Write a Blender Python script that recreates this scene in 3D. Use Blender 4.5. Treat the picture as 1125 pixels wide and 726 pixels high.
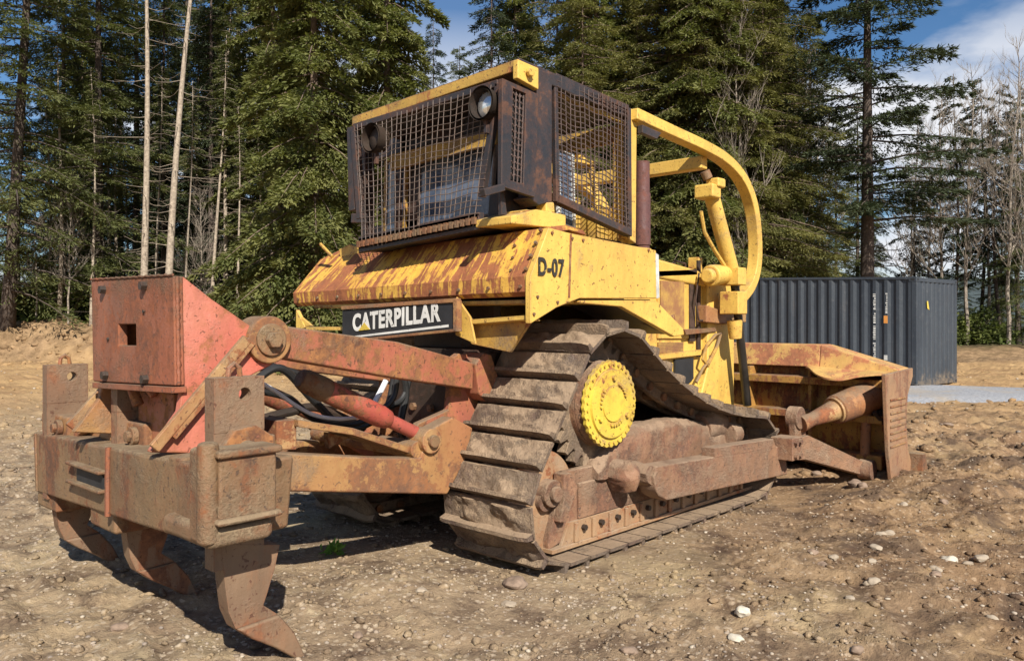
import bpy, bmesh, math, random
import numpy as np
from mathutils import Vector, Matrix, noise
for o in list(bpy.data.objects): bpy.data.objects.remove(o)
SC = bpy.context.scene; COL = SC.collection
# ------------------------------------------------------------------ camera
F, CU, HV, CAMH = 884.0, 562.5, 352.0, 1.66
TH = math.radians(43)
CAM = Vector((-3.909, -4.686, CAMH))
VD = Vector((math.cos(TH), math.sin(TH), 0)); RD = Vector((math.sin(TH), -math.cos(TH), 0))
cd = bpy.data.cameras.new('camera'); cam = bpy.data.objects.new('camera', cd); COL.objects.link(cam)
cam.location = CAM; cam.rotation_euler = (math.radians(90), 0, TH - math.radians(90))
cd.sensor_width = 36; cd.lens = F / 1125 * 36; cd.shift_y = -11 / 1125; cd.clip_end = 3000
SC.camera = cam
# ------------------------------------------------------------------ world and sun
SUN_EL = math.radians(38); SA = math.radians(17)
SH = (-VD * math.cos(SA) + RD * math.sin(SA)).normalized()
SV = Vector((SH.x * math.cos(SUN_EL), SH.y * math.cos(SUN_EL), math.sin(SUN_EL)))
W = bpy.data.worlds.new('World'); SC.world = W; W.use_nodes = True
nt = W.node_tree; nt.nodes.clear()
def N(t, k, **kw):
    n = t.nodes.new(k)
    for a, v in kw.items(): setattr(n, a, v)
    return n
wo = N(nt, 'ShaderNodeOutputWorld'); bg = N(nt, 'ShaderNodeBackground'); sky = N(nt, 'ShaderNodeTexSky', sky_type='NISHITA', sun_disc=False)
sky.sun_elevation = SUN_EL; sky.sun_rotation = math.atan2(SH.x, SH.y); sky.air_density = 1.0; sky.dust_density = .3; sky.ozone_density = 5.0
bg.inputs[1].default_value = 0.05
tc = N(nt, 'ShaderNodeTexCoord'); mp = N(nt, 'ShaderNodeMapping'); mp.inputs['Scale'].default_value = (1.0, 1.0, 2.6); mp.inputs['Location'].default_value = (3.1, 1.2, 0.35)
no = N(nt, 'ShaderNodeTexNoise'); no.inputs['Scale'].default_value = 2.6; no.inputs['Detail'].default_value = 7; no.inputs['Roughness'].default_value = .55
rp = N(nt, 'ShaderNodeValToRGB'); rp.color_ramp.elements[0].position = .44; rp.color_ramp.elements[1].position = .56
sx = N(nt, 'ShaderNodeSeparateXYZ'); mr = N(nt, 'ShaderNodeMapRange'); mr.inputs[1].default_value = .25; mr.inputs[2].default_value = .36; mr.inputs[3].default_value = 1.0; mr.inputs[4].default_value = 0.04
mu = N(nt, 'ShaderNodeMath', operation='MULTIPLY'); mx = N(nt, 'ShaderNodeMixRGB'); mx.inputs[2].default_value = (11.0, 11.2, 11.8, 1)
L = nt.links.new
L(tc.outputs['Generated'], mp.inputs[0]); L(mp.outputs[0], no.inputs[0]); L(no.outputs[0], rp.inputs[0]); L(tc.outputs['Generated'], sx.inputs[0]); L(sx.outputs[2], mr.inputs[0])
L(rp.outputs[0], mu.inputs[0]); L(mr.outputs[0], mu.inputs[1]); L(mu.outputs[0], mx.inputs[0]); hs = N(nt, 'ShaderNodeHueSaturation'); hs.inputs['Saturation'].default_value = 1.12; hs.inputs['Value'].default_value = 1.3; L(sky.outputs[0], hs.inputs['Color']); L(hs.outputs[0], mx.inputs[1]); L(mx.outputs[0], bg.inputs[0]); L(bg.outputs[0], wo.inputs[0])
sl = bpy.data.lights.new('sun', 'SUN'); sun = bpy.data.objects.new('sun', sl); COL.objects.link(sun)
sl.energy = 5.0; sl.angle = math.radians(.53); sl.color = (1.0, .94, .84)
sun.rotation_euler = SV.to_track_quat('Z', 'Y').to_euler()
SC.view_settings.view_transform = 'Standard'; SC.view_settings.look = 'None'; SC.view_settings.exposure = 0.68; SC.view_settings.gamma = 1; SC.view_settings.use_curve_mapping = False
# ------------------------------------------------------------------ measuring: a sight line met with a plane of the place
def ray(u, v): return VD + RD * ((u - CU) / F) + Vector((0, 0, -(v - HV) / F))
def PY(u, v, y): d = ray(u, v); return CAM + d * ((y - CAM.y) / d.y)
def PX(u, v, x): d = ray(u, v); return CAM + d * ((x - CAM.x) / d.x)
def PZ(u, v, z): d = ray(u, v); return CAM + d * ((z - CAM.z) / d.z)
def PD(u, v, D): return CAM + ray(u, v) * D
def GD(u, D, z=0): p = PD(u, HV, D); return Vector((p.x, p.y, z))
# ------------------------------------------------------------------ materials
def newmat(name):
    m = bpy.data.materials.new(name); m.use_nodes = True; t = m.node_tree; t.nodes.clear()
    o = N(t, 'ShaderNodeOutputMaterial'); b = N(t, 'ShaderNodeBsdfPrincipled'); t.links.new(b.outputs[0], o.inputs[0]); return m, t, b
def nz(t, vec, scale, detail=6, rough=.6, dist=0, sc=None, loc=(0, 0, 0)):
    n = N(t, 'ShaderNodeTexNoise'); n.inputs['Scale'].default_value = scale; n.inputs['Detail'].default_value = detail; n.inputs['Roughness'].default_value = rough; n.inputs['Distortion'].default_value = dist
    if sc or loc != (0, 0, 0):
        mp = N(t, 'ShaderNodeMapping'); mp.inputs['Scale'].default_value = sc or (1, 1, 1); mp.inputs['Location'].default_value = loc
        t.links.new(vec, mp.inputs[0]); vec = mp.outputs[0]
    t.links.new(vec, n.inputs['Vector']); return n.outputs[0]
def ramp(t, fac, stops):
    r = N(t, 'ShaderNodeValToRGB'); e = r.color_ramp.elements
    while len(e) < len(stops): e.new(.5)
    for i, (p, c) in enumerate(stops):
        e[i].position = p; e[i].color = (c, c, c, 1) if not isinstance(c, tuple) else (*c, 1)
    t.links.new(fac, r.inputs[0]); return r.outputs[0]
def mixc(t, f, a, b, bt='MIX'):
    m = N(t, 'ShaderNodeMixRGB', blend_type=bt)
    for i, x in ((0, f), (1, a), (2, b)):
        if hasattr(x, 'is_linked') or hasattr(x, 'links'): t.links.new(x, m.inputs[i])
        elif isinstance(x, tuple): m.inputs[i].default_value = (*x, 1)
        else: m.inputs[i].default_value = x
    return m.outputs[0]
def mth(t, op, a, b=0.0, clamp=False):
    m = N(t, 'ShaderNodeMath', operation=op); m.use_clamp = clamp
    for i, x in ((0, a), (1, b)):
        if hasattr(x, 'links'): t.links.new(x, m.inputs[i])
        else: m.inputs[i].default_value = x
    return m.outputs[0]
def bump(t, b, h, strength=.4, dist=.01):
    n = N(t, 'ShaderNodeBump'); n.inputs['Strength'].default_value = strength; n.inputs['Distance'].default_value = dist
    t.links.new(h, n.inputs['Height']); t.links.new(n.outputs[0], b.inputs['Normal'])
def paint(name, c1, c2, rust=.5, dirt=.4, edge=.7, rough=.5, streak=0.0, sd=0, dcol=(.20, .14, .09), rc1=(.30, .11, .045), rc2=(.10, .045, .03), spec=.35, hb=1.0):
    """worn machine paint: rust = how much of the paint is gone, dirt = share of dried mud"""
    m, t, b = newmat(name); g = N(t, 'ShaderNodeNewGeometry'); P = g.outputs['Position']
    lo = (sd * 1.7, sd * 2.3, sd * .9)
    big = nz(t, P, 2.2, 8, .62, .4, loc=lo); fine = nz(t, P, 14, 8, .7, .2, loc=lo); tiny = nz(t, P, 70, 5, .7, 0, loc=lo)
    base = mixc(t, ramp(t, nz(t, P, 1.3, 4, .5, 0, loc=lo), [(.35, 0.), (.65, 1.)]), c1, c2)
    k = mth(t, 'ADD', mth(t, 'MULTIPLY', big, .6), mth(t, 'MULTIPLY', fine, .4))
    if streak:
        st = nz(t, P, 5, 6, .6, .6, sc=(1.0, 1.0, .22) if streak > 0 else (.6, 3.4, .6), loc=lo)
        k = mth(t, 'ADD', mth(t, 'MULTIPLY', k, 1 - abs(streak)), mth(t, 'MULTIPLY', st, abs(streak)))
    bv = N(t, 'ShaderNodeBevel', samples=4); bv.inputs[0].default_value = .018
    vm = N(t, 'ShaderNodeVectorMath', operation='DOT_PRODUCT'); t.links.new(bv.outputs[0], vm.inputs[0]); t.links.new(g.outputs['Normal'], vm.inputs[1])
    ed = ramp(t, vm.outputs['Value'], [(.80, 1.), (.995, 0.)])
    th = .66 - rust * .30
    ks = mth(t, 'ADD', k, mth(t, 'MULTIPLY', ed, .16 * edge))
    mask = ramp(t, ks, [(th - .012, 0.), (th + .02, 1.)])
    halo = ramp(t, ks, [(th - .09, 0.), (th, 1.)])
    rc = mixc(t, ramp(t, fine, [(.35, 0.), (.65, 1.)]), rc2, rc1)
    base = mixc(t, mth(t, 'MULTIPLY', halo, .35), base, rc1)
    col = mixc(t, mask, base, rc)
    # paint scuffs and small chips
    ch = ramp(t, nz(t, P, 38, 3, .5, .8, loc=lo), [(.66 - rust * .06, 0.), (.68 - rust * .06, 1.)])
    col = mixc(t, mth(t, 'MULTIPLY', ch, .8), col, rc2)
    # dried mud, thicker on faces that look up
    sz = N(t, 'ShaderNodeSeparateXYZ'); t.links.new(g.outputs['Normal'], sz.inputs[0])
    up = mth(t, 'MULTIPLY', mth(t, 'MAXIMUM', sz.outputs[2], 0.0), .16 * min(1, dirt * 2))
    dn = mth(t, 'ADD', mth(t, 'ADD', mth(t, 'MULTIPLY', nz(t, P, 3.1, 8, .65, .3, loc=(lo[1], lo[0], 4)), .75), mth(t, 'MULTIPLY', tiny, .25)), up)
    dth = .72 - dirt * .30
    dm = ramp(t, dn, [(dth - .05, 0.), (dth + .08, 1.)])
    dcv = mixc(t, tiny, tuple(x * .7 for x in dcol), tuple(x * 1.25 for x in dcol))
    col = mixc(t, mth(t, 'MULTIPLY', dm, .88), col, dcv)
    col = mixc(t, .25, col, mixc(t, tiny, (.55, .55, .55), (1.25, 1.22, 1.2)), 'MULTIPLY')
    col = mixc(t, .45, col, mixc(t, ramp(t, nz(t, P, 7, 7, .7, .5, sc=(1, 1, .35), loc=lo), [(.3, 0.), (.7, 1.)]), (.62, .60, .58), (1.22, 1.22, 1.2)), 'MULTIPLY')
    t.links.new(col, b.inputs['Base Color'])
    r = mth(t, 'ADD', rough, mth(t, 'MULTIPLY', mth(t, 'MAXIMUM', mask, dm), .95 - rough), True); t.links.new(r, b.inputs['Roughness'])
    b.inputs['Specular IOR Level'].default_value = spec
    h = mth(t, 'ADD', mth(t, 'ADD', mth(t, 'MULTIPLY', big, .8), mth(t, 'MULTIPLY', tiny, .25)), mth(t, 'ADD', mth(t, 'MULTIPLY', mask, -.12), mth(t, 'MULTIPLY', dm, .35)))
    h = mth(t, 'ADD', h, mth(t, 'MULTIPLY', fine, .5 * hb)); h = mth(t, 'ADD', h, mth(t, 'MULTIPLY', nz(t, P, 1.6, 2, .5, 0, loc=lo), 2.2))
    bump(t, b, h, min(1, .6 * hb), .014 * hb)
    return m
def plain(name, col, rough=.6, metal=0, var=.3, scale=8, bs=.2, bd=.01, col2=None):
    m, t, b = newmat(name); P = N(t, 'ShaderNodeNewGeometry').outputs['Position']
    n = nz(t, P, scale, 7, .65); c2 = col2 or tuple(x * (1 - var) for x in col)
    t.links.new(mixc(t, ramp(t, n, [(.35, 0.), (.65, 1.)]), c2, tuple(min(1, x * (1 + var)) for x in col)), b.inputs['Base Color'])
    b.inputs['Roughness'].default_value = rough; b.inputs['Metallic'].default_value = metal; bump(t, b, n, bs, bd); return m
YEL, YEL2 = (.70, .46, .10), (.60, .375, .085)
M = {}
M['yellow'] = paint('yellow_paint', YEL, YEL2, rust=.15, dirt=.32, edge=1.1, streak=.2, sd=1, dcol=(.34, .24, .12))
M['yellow_hood'] = paint('yellow_paint_hood', YEL, YEL2, rust=.18, dirt=.30, edge=.9, sd=2, dcol=(.34, .24, .12))
M['trim'] = paint('weathered_trim', (.60, .38, .08), (.40, .25, .06), rust=.30, dirt=.40, edge=.9, streak=.2, sd=25, dcol=(.16, .12, .07))
M['yellow_rust'] = paint('yellow_paint_rusted', (.78, .48, .08), (.66, .38, .06), rust=.60, dirt=.14, edge=.5, streak=-.45, sd=3, rc1=(.36, .13, .05), rc2=(.20, .07, .035))
M['yellow_dirty'] = paint('yellow_paint_dirty', (.55, .36, .08), (.45, .27, .06), rust=.30, dirt=.55, edge=.6, sd=4)
M['yellow_blade'] = paint('blade_paint', (.42, .25, .06), (.36, .20, .05), rust=.50, dirt=.40, edge=.6, sd=5, streak=-.3)
M['blade_top'] = paint('blade_top_rust', (.58, .38, .12), (.50, .30, .12), rust=.50, dirt=.20, edge=.6, sd=6, rc1=(.46, .19, .09), rc2=(.24, .10, .06))
M['hub'] = paint('hub_paint', (.68, .50, .07), (.60, .43, .06), rust=.16, dirt=.48, edge=.6, sd=7, dcol=(.38, .26, .11))
M['red'] = paint('red_paint', (.50, .125, .085), (.50, .20, .14), rust=.42, dirt=.22, edge=.9, sd=8, rc1=(.34, .13, .06), rc2=(.15, .06, .035))
M['red_dirty'] = paint('red_paint_dirty', (.42, .12, .08), (.30, .11, .07), rust=.55, dirt=.48, streak=.25, edge=.7, sd=9, rc1=(.36, .16, .06))
M['red_bright'] = paint('cylinder_red', (.40, .07, .05), (.36, .10, .075), rust=.50, dirt=.32, edge=.4, sd=10, rough=.5)
M['rust'] = paint('ripper_rust', (.175, .112, .064), (.24, .155, .08), rust=.46, dirt=.46, edge=.9, streak=.35, sd=11, rc1=(.24, .10, .045), rc2=(.08, .05, .035), dcol=(.23, .17, .105), hb=1.3)
M['rust_box'] = paint('tower_rust', (.33, .105, .055), (.20, .09, .055), rust=.52, dirt=.50, edge=.9, streak=.3, sd=12, rc1=(.30, .10, .045), rc2=(.11, .055, .038), dcol=(.15, .095, .06))
M['rust_yellow'] = paint('worn_yellow_rust', (.44, .30, .14), (.33, .18, .08), rust=.45, dirt=.48, edge=.5, sd=13)
M['orange_rust'] = paint('lower_arm_rust', (.36, .22, .085), (.33, .15, .07), rust=.50, dirt=.48, edge=.7, sd=14, rc1=(.28, .12, .05), rc2=(.13, .07, .045))
M['steel'] = paint('dusty_track_steel', (.15, .115, .09), (.22, .165, .115), rust=.45, dirt=.72, edge=.6, sd=15, rc1=(.17, .11, .08), rc2=(.075, .055, .045), dcol=(.32, .23, .15), hb=1.8)
M['frame_mud'] = paint('muddy_frame', (.30, .17, .10), (.25, .145, .09), rust=.45, dirt=.60, edge=.7, sd=16, rc1=(.25, .12, .07), rc2=(.10, .065, .05), dcol=(.30, .21, .14), hb=1.6)
M['shank'] = paint('worn_shank', (.23, .155, .095), (.17, .105, .068), rust=.42, dirt=.5, edge=.6, streak=.5, sd=17, rc1=(.27, .12, .06), dcol=(.22, .15, .095))
M['dish'] = paint('polished_dish', (.36, .23, .13), (.27, .17, .10), rust=.35, dirt=.55, edge=.2, sd=24, rough=.5, dcol=(.33, .24, .16))
M['orange'] = plain('orange_label', (.65, .26, .05), .6, var=.1)
M['plate'] = paint('end_plate_rust', (.36, .22, .12), (.30, .17, .10), rust=.50, dirt=.50, edge=.8, streak=.3, sd=27, rc1=(.27, .13, .075), rc2=(.13, .075, .05), dcol=(.27, .19, .12))
M['tip'] = paint('tip_rust', (.30, .11, .04), (.22, .10, .05), rust=.5, dirt=.25, sd=18)
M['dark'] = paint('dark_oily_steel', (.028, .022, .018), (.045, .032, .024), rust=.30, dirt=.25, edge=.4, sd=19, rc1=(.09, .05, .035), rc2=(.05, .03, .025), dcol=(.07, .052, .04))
M['guard'] = paint('guard_dark', (.026, .027, .032), (.042, .036, .036), rust=.38, dirt=.16, dcol=(.09, .07, .052), edge=.9, sd=20, rc1=(.115, .056, .038), rc2=(.06, .036, .028), rough=.45)
M['wire'] = plain('rusty_wire', (.075, .048, .04), .75, var=.4, scale=20)
M['wire_light'] = plain('worn_wire', (.125, .088, .068), .55, var=.4, scale=20)
M['stack'] = paint('stack_rust', (.10, .05, .05), (.13, .06, .055), rust=.5, dirt=.1, sd=21, rc1=(.17, .07, .055), rc2=(.07, .04, .035))
M['black'] = plain('black_paint', (.016, .016, .017), .7, var=.3)
M['white'] = plain('white_paint', (.78, .77, .74), .6, var=.08)
M['letter'] = plain('black_lettering', (.03, .025, .02), .6)
M['rubber'] = plain('hose_rubber', (.018, .018, .018), .45)
M['chrome'] = plain('cylinder_rod', (.05, .045, .04), .3, .7)
M['pale_steel'] = plain('pale_edge', (.55, .55, .52), .5)
def scuffed(name, col, under, th):
    m, t, b = newmat(name); P = N(t, 'ShaderNodeNewGeometry').outputs['Position']; n = nz(t, P, 26, 8, .75, .3); n2 = nz(t, P, 5, 6, .6)
    c = mixc(t, ramp(t, n2, [(.3, 0.), (.7, 1.)]), tuple(x * .72 for x in col), col); c = mixc(t, ramp(t, n, [(th, 0.), (th + .03, 1.)]), c, under)
    t.links.new(c, b.inputs['Base Color']); b.inputs['Roughness'].default_value = .7; return m
M['white'] = scuffed('scuffed_white_paint', (.74, .72, .66), (.05, .045, .04), .60)
M['letter'] = scuffed('scuffed_black_lettering', (.03, .027, .022), (.50, .34, .09), .60)
M['lens'] = plain('lamp_lens', (.75, .76, .74), .12, .7, var=.1)
M['seat'] = plain('seat_vinyl', (.03, .035, .05), .5)
M['white_hose'] = plain('white_hose', (.70, .70, .72), .4, var=.1)
def grille_mat():
    m, t, b = newmat('perforated_grille'); P = N(t, 'ShaderNodeNewGeometry').outputs['Position']
    v = N(t, 'ShaderNodeTexVoronoi'); v.inputs['Scale'].default_value = 75; v.inputs['Randomness'].default_value = .1; t.links.new(P, v.inputs['Vector'])
    n = nz(t, P, 6, 6, .7)
    c = mixc(t, ramp(t, n, [(.4, 0.), (.6, 1.)]), (.42, .25, .06), (.26, .12, .05))
    c = mixc(t, ramp(t, v.outputs[0], [(.28, 1.), (.38, 0.)]), c, (.05, .03, .015))
    t.links.new(c, b.inputs['Base Color']); b.inputs['Roughness'].default_value = .8; return m
M['grille'] = grille_mat()
def glass_mat():
    m, t, b = newmat('cab_glass'); P = N(t, 'ShaderNodeNewGeometry').outputs['Position']
    b.inputs['Base Color'].default_value = (.09, .12, .19, 1); b.inputs['Roughness'].default_value = .12
    b.inputs['Transmission Weight'].default_value = .0; b.inputs['Alpha'].default_value = .86; b.inputs['Specular IOR Level'].default_value = .9
    c = mixc(t, ramp(t, nz(t, P, 5, 6, .6), [(.4, 0.), (.7, 1.)]), (.06, .085, .14), (.17, .20, .26)); t.links.new(c, b.inputs['Base Color']); return m
M['glass'] = glass_mat()
def container_mat():
    m, t, b = newmat('container_paint'); P = N(t, 'ShaderNodeNewGeometry').outputs['Position']
    a = nz(t, P, 1.2, 6, .6, sc=(1, 1, .3)); d = nz(t, P, 9, 7, .7)
    c = mixc(t, ramp(t, a, [(.35, 0.), (.65, 1.)]), (.024, .031, .041), (.040, .048, .058))
    c = mixc(t, ramp(t, d, [(.55, 0.), (.85, .6)]), c, (.12, .12, .12))
    c = mixc(t, ramp(t, nz(t, P, 4, 8, .75, 0, loc=(5, 5, 5)), [(.68, 0.), (.70, .8)]), c, (.16, .075, .04))
    sz = N(t, 'ShaderNodeSeparateXYZ'); t.links.new(P, sz.inputs[0])
    mud = ramp(t, mth(t, 'SUBTRACT', mth(t, 'ADD', nz(t, P, 7, 8, .75), .12), mth(t, 'MULTIPLY', sz.outputs[2], .55)), [(.42, 0.), (.62, .75)])
    c = mixc(t, mud, c, (.20, .15, .10)); c = mixc(t, ramp(t, nz(t, P, 3, 7, .7, 0, sc=(1, 1, .12)), [(.56, 0.), (.75, .35)]), c, (.13, .10, .08))
    t.links.new(c, b.inputs['Base Color']); b.inputs['Roughness'].default_value = .55; bump(t, b, mth(t, 'ADD', mth(t, 'MULTIPLY', d, .3), nz(t, P, 1.4, 3, .5)), .5, .05); return m
M['container'] = container_mat()
def leaf_mat(name, c1, c2, trans=.25):
    m, t, b = newmat(name); oi = N(t, 'ShaderNodeObjectInfo'); P = N(t, 'ShaderNodeNewGeometry').outputs['Position']
    n = ramp(t, nz(t, P, .9, 4, .6), [(.32, 0.), (.68, 1.)]); n2 = ramp(t, nz(t, P, 6, 3, .6), [(.3, 0.), (.7, 1.)])
    c = mixc(t, n, c1, c2); c = mixc(t, .5, c, mixc(t, n2, (.55, .6, .5), (1.35, 1.3, 1.25)), 'MULTIPLY')
    c = mixc(t, mth(t, 'MULTIPLY', oi.outputs['Random'], .5), c, mixc(t, 1., c, (.75, .72, .8), 'MULTIPLY'))
    t.links.new(c, b.inputs['Base Color']); b.inputs['Roughness'].default_value = .75; b.inputs['Specular IOR Level'].default_value = .2
    tr = N(t, 'ShaderNodeBsdfTranslucent'); t.links.new(mixc(t, 1., c, (1.3, 1.4, .8), 'MULTIPLY'), tr.inputs[0])
    ms = N(t, 'ShaderNodeMixShader'); ms.inputs[0].default_value = trans
    out = [x for x in t.nodes if x.type == 'OUTPUT_MATERIAL'][0]
    t.links.new(b.outputs[0], ms.inputs[1]); t.links.new(tr.outputs[0], ms.inputs[2]); t.links.new(ms.outputs[0], out.inputs[0]); return m
M['cedar'] = leaf_mat('cedar_foliage', (.095, .115, .036), (.215, .215, .075), .3)
M['fir'] = leaf_mat('fir_foliage', (.075, .092, .035), (.17, .18, .065), .25)
M['fir_dark'] = leaf_mat('dark_fir_foliage', (.045, .062, .036), (.085, .105, .055), .15)
M['olive'] = leaf_mat('olive_foliage', (.10, .105, .038), (.22, .205, .07), .28)
M['shrub'] = leaf_mat('shrub_foliage', (.07, .10, .025), (.15, .17, .05), .3)
M['sprig'] = leaf_mat('sprig_foliage', (.12, .25, .04), (.2, .35, .08), .3)
def bark(name, c1, c2): return plain(name, c1, .9, var=.35, scale=9, bs=.6, bd=.03, col2=c2)
M['bark_pale'] = bark('pale_bark', (.30, .25, .19), (.19, .15, .115)); M['bark_dark'] = bark('dark_bark', (.075, .055, .042), (.04, .03, .025)); M['bark_mid'] = bark('brown_bark', (.15, .105, .075), (.09, .065, .05)); M['twig'] = bark('grey_twigs', (.24, .20, .16), (.15, .125, .10))
# ------------------------------------------------------------------ mesh builder
class MB:
    def __init__(s): s.v = []; s.f = []; s.ch = []
    def add(s, vs, fs):
        o = len(s.v); s.ch.append((o, len(s.f))); s.v += [tuple(p) for p in vs]; s.f += [tuple(i + o for i in f) for f in fs]; return s
    def hexa(s, p): return s.add(p, [(0, 3, 2, 1), (4, 5, 6, 7), (0, 1, 5, 4), (1, 2, 6, 5), (2, 3, 7, 6), (3, 0, 4, 7)])
    def box(s, a, b):
        x0, y0, z0 = a; x1, y1, z1 = b
        return s.hexa([(x0, y0, z0), (x1, y0, z0), (x1, y1, z0), (x0, y1, z0), (x0, y0, z1), (x1, y0, z1), (x1, y1, z1), (x0, y1, z1)])
    def prism(s, pts, vec):
        n = len(pts); pts = [Vector(p) for p in pts]; vec = Vector(vec); return s.add(pts + [p + vec for p in pts], [tuple(range(n))[::-1], tuple(range(n, 2 * n))] + [(i, (i + 1) % n, (i + 1) % n + n, i + n) for i in range(n)])
    def bar(s, a, b, w, h, up=(0, 0, 1)):
        a = Vector(a); b = Vector(b); d = (b - a).normalized(); sd = d.cross(Vector(up)).normalized() * (w / 2); u = sd.cross(d).normalized() * (h / 2)
        return s.hexa([a - sd - u, a + sd - u, b + sd - u, b - sd - u, a - sd + u, a + sd + u, b + sd + u, b - sd + u])
    def tube(s, pts, r, n=8, cap=True, closed=False):
        pts = [Vector(p) for p in pts]; m = len(pts); rs = r if isinstance(r, (list, tuple)) else [r] * m; vs = []; fs = []; ref = None
        for i, p in enumerate(pts):
            a = pts[(i - 1) % m] if closed or i else p; b = pts[(i + 1) % m] if closed or i < m - 1 else p; d = (b - a).normalized()
            if ref is None: ref = d.cross(Vector((0, 0, 1)) if abs(d.z) < .9 else Vector((1, 0, 0))).normalized()
            ref = (ref - d * ref.dot(d)).normalized(); q = d.cross(ref)
            for k in range(n): an = 2 * math.pi * k / n; vs.append(p + (ref * math.cos(an) + q * math.sin(an)) * rs[i])
        for i in range(m if closed else m - 1):
            j = (i + 1) % m
            for k in range(n): fs.append((i * n + k, i * n + (k + 1) % n, j * n + (k + 1) % n, j * n + k))
        if cap and not closed: fs += [tuple(range(n))[::-1], tuple(range((m - 1) * n, m * n))]
        return s.add(vs, fs)
    def cyl(s, a, b, r, r2=None, n=20): return s.tube([a, b], [r, r if r2 is None else r2], n)
    def rect(s, pts, w, h, side, closed=False):
        """a box section swept along pts; w along the fixed direction side, h across it"""
        pts = [Vector(p) for p in pts]; side = Vector(side).normalized(); m = len(pts); vs = []; fs = []
        for i, p in enumerate(pts):
            a = pts[(i - 1) % m] if closed or i else p; b = pts[(i + 1) % m] if closed or i < m - 1 else p; d = (b - a).normalized(); u = d.cross(side).normalized() * (h / 2); q = side * (w / 2)
            vs += [p - q - u, p + q - u, p + q + u, p - q + u]
        for i in range(m if closed else m - 1):
            j = (i + 1) % m
            for k in range(4): fs.append((i * 4 + k, i * 4 + (k + 1) % 4, j * 4 + (k + 1) % 4, j * 4 + k))
        if not closed: fs += [(0, 1, 2, 3), tuple(range(4 * m - 1, 4 * m - 5, -1))]
        return s.add(vs, fs)
    def bolt(s, p, axis, r=.022, h=.02): p = Vector(p); return s.tube([p, p + Vector(axis).normalized() * h], r, 6)
    def build(s, name, mat, parent=None, bevel=.006, smooth=35, wobble=0):
        me = bpy.data.meshes.new(name); me.from_pydata(s.v, [], s.f); bm = bmesh.new(); bm.from_mesh(me); bmesh.ops.recalc_face_normals(bm, faces=bm.faces); bm.to_mesh(me); bm.free()
        me.materials.append(mat)
        if smooth:
            me.polygons.foreach_set('use_smooth', [True] * len(me.polygons)); me.set_sharp_from_angle(angle=math.radians(smooth))
        o = bpy.data.objects.new(name, me); COL.objects.link(o)
        if parent: attach(o, parent)
        if bevel:
            b = o.modifiers.new('bevel', 'BEVEL'); b.width = bevel; b.segments = 2; b.limit_method = 'ANGLE'; b.angle_limit = math.radians(40); b.harden_normals = True
        return o
def each(s, name, mat, parent, bevel=0):
    out = []
    for k, (vo, fo) in enumerate(s.ch):
        ve, fe = s.ch[k + 1] if k + 1 < len(s.ch) else (len(s.v), len(s.f)); m = MB(); m.v = s.v[vo:ve]; m.f = [tuple(i - vo for i in f) for f in s.f[fo:fe]]; out.append(m.build(name, mat, parent, bevel))
    return out
MB.each = each
def attach(o, parent):
    o.parent = parent; o.matrix_parent_inverse = wmat(parent).inverted()
def wmat(o):
    m = Matrix.LocRotScale(o.location, o.rotation_euler, o.scale)
    return (wmat(o.parent) @ o.matrix_parent_inverse @ m) if o.parent else m
def tag(o, label=None, cat=None, group=None, kind=None):
    for k, v in (('label', label), ('category', cat), ('group', group), ('kind', kind)):
        if v: o[k] = v
    return o
def thing(name, label, cat, loc=(0, 0, 0), group=None):
    o = bpy.data.objects.new(name, None); COL.objects.link(o); o.location = loc; o.empty_display_size = .2; return tag(o, label, cat, group)
def arc(c, r, a0, a1, n, y):
    return [Vector((c[0] + r * math.cos(math.radians(a0 + (a1 - a0) * i / n)), y, c[1] + r * math.sin(math.radians(a0 + (a1 - a0) * i / n)))) for i in range(n + 1)]
def np_mesh(name, v, f, mats, smooth=False):
    me = bpy.data.meshes.new(name); v = np.asarray(v, np.float32); f = np.asarray(f, np.int32); k = f.shape[1]
    me.vertices.add(len(v)); me.vertices.foreach_set('co', v.ravel()); me.loops.add(f.size); me.loops.foreach_set('vertex_index', f.ravel())
    me.polygons.add(len(f)); me.polygons.foreach_set('loop_start', np.arange(0, f.size, k, dtype=np.int32)); me.polygons.foreach_set('loop_total', np.full(len(f), k, np.int32))
    me.update(calc_edges=True); me.validate(); me.materials.append(mats)
    if smooth: me.polygons.foreach_set('use_smooth', [True] * len(me.polygons))
    return me
# ------------------------------------------------------------------ ground
def vnoise(x, y, seed):
    xi = np.floor(x).astype(np.int64); yi = np.floor(y).astype(np.int64); xf = x - xi; yf = y - yi
    def h(a, b):
        n = (a * 374761393 + b * 668265263 + seed * 974711) & 0xffffffff; n = ((n ^ (n >> 13)) * 1274126177) & 0xffffffff; return ((n ^ (n >> 16)) & 0xffff) / 65535.0
    u = xf * xf * (3 - 2 * xf); w = yf * yf * (3 - 2 * yf)
    return (h(xi, yi) * (1 - u) + h(xi + 1, yi) * u) * (1 - w) + (h(xi, yi + 1) * (1 - u) + h(xi + 1, yi + 1) * u) * w
def fbm(x, y, s, o, seed, g=.5):
    r = 0; a = 1; t = 0
    for i in range(o): r = r + a * vnoise(x * s + 13.7 * i, y * s - 7.3 * i, seed + i); t += a; a *= g; s *= 2.03
    return r / t - .5
C2 = np.array([CAM.x, CAM.y]); V2 = np.array([VD.x, VD.y]); R2 = np.array([RD.x, RD.y])
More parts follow.
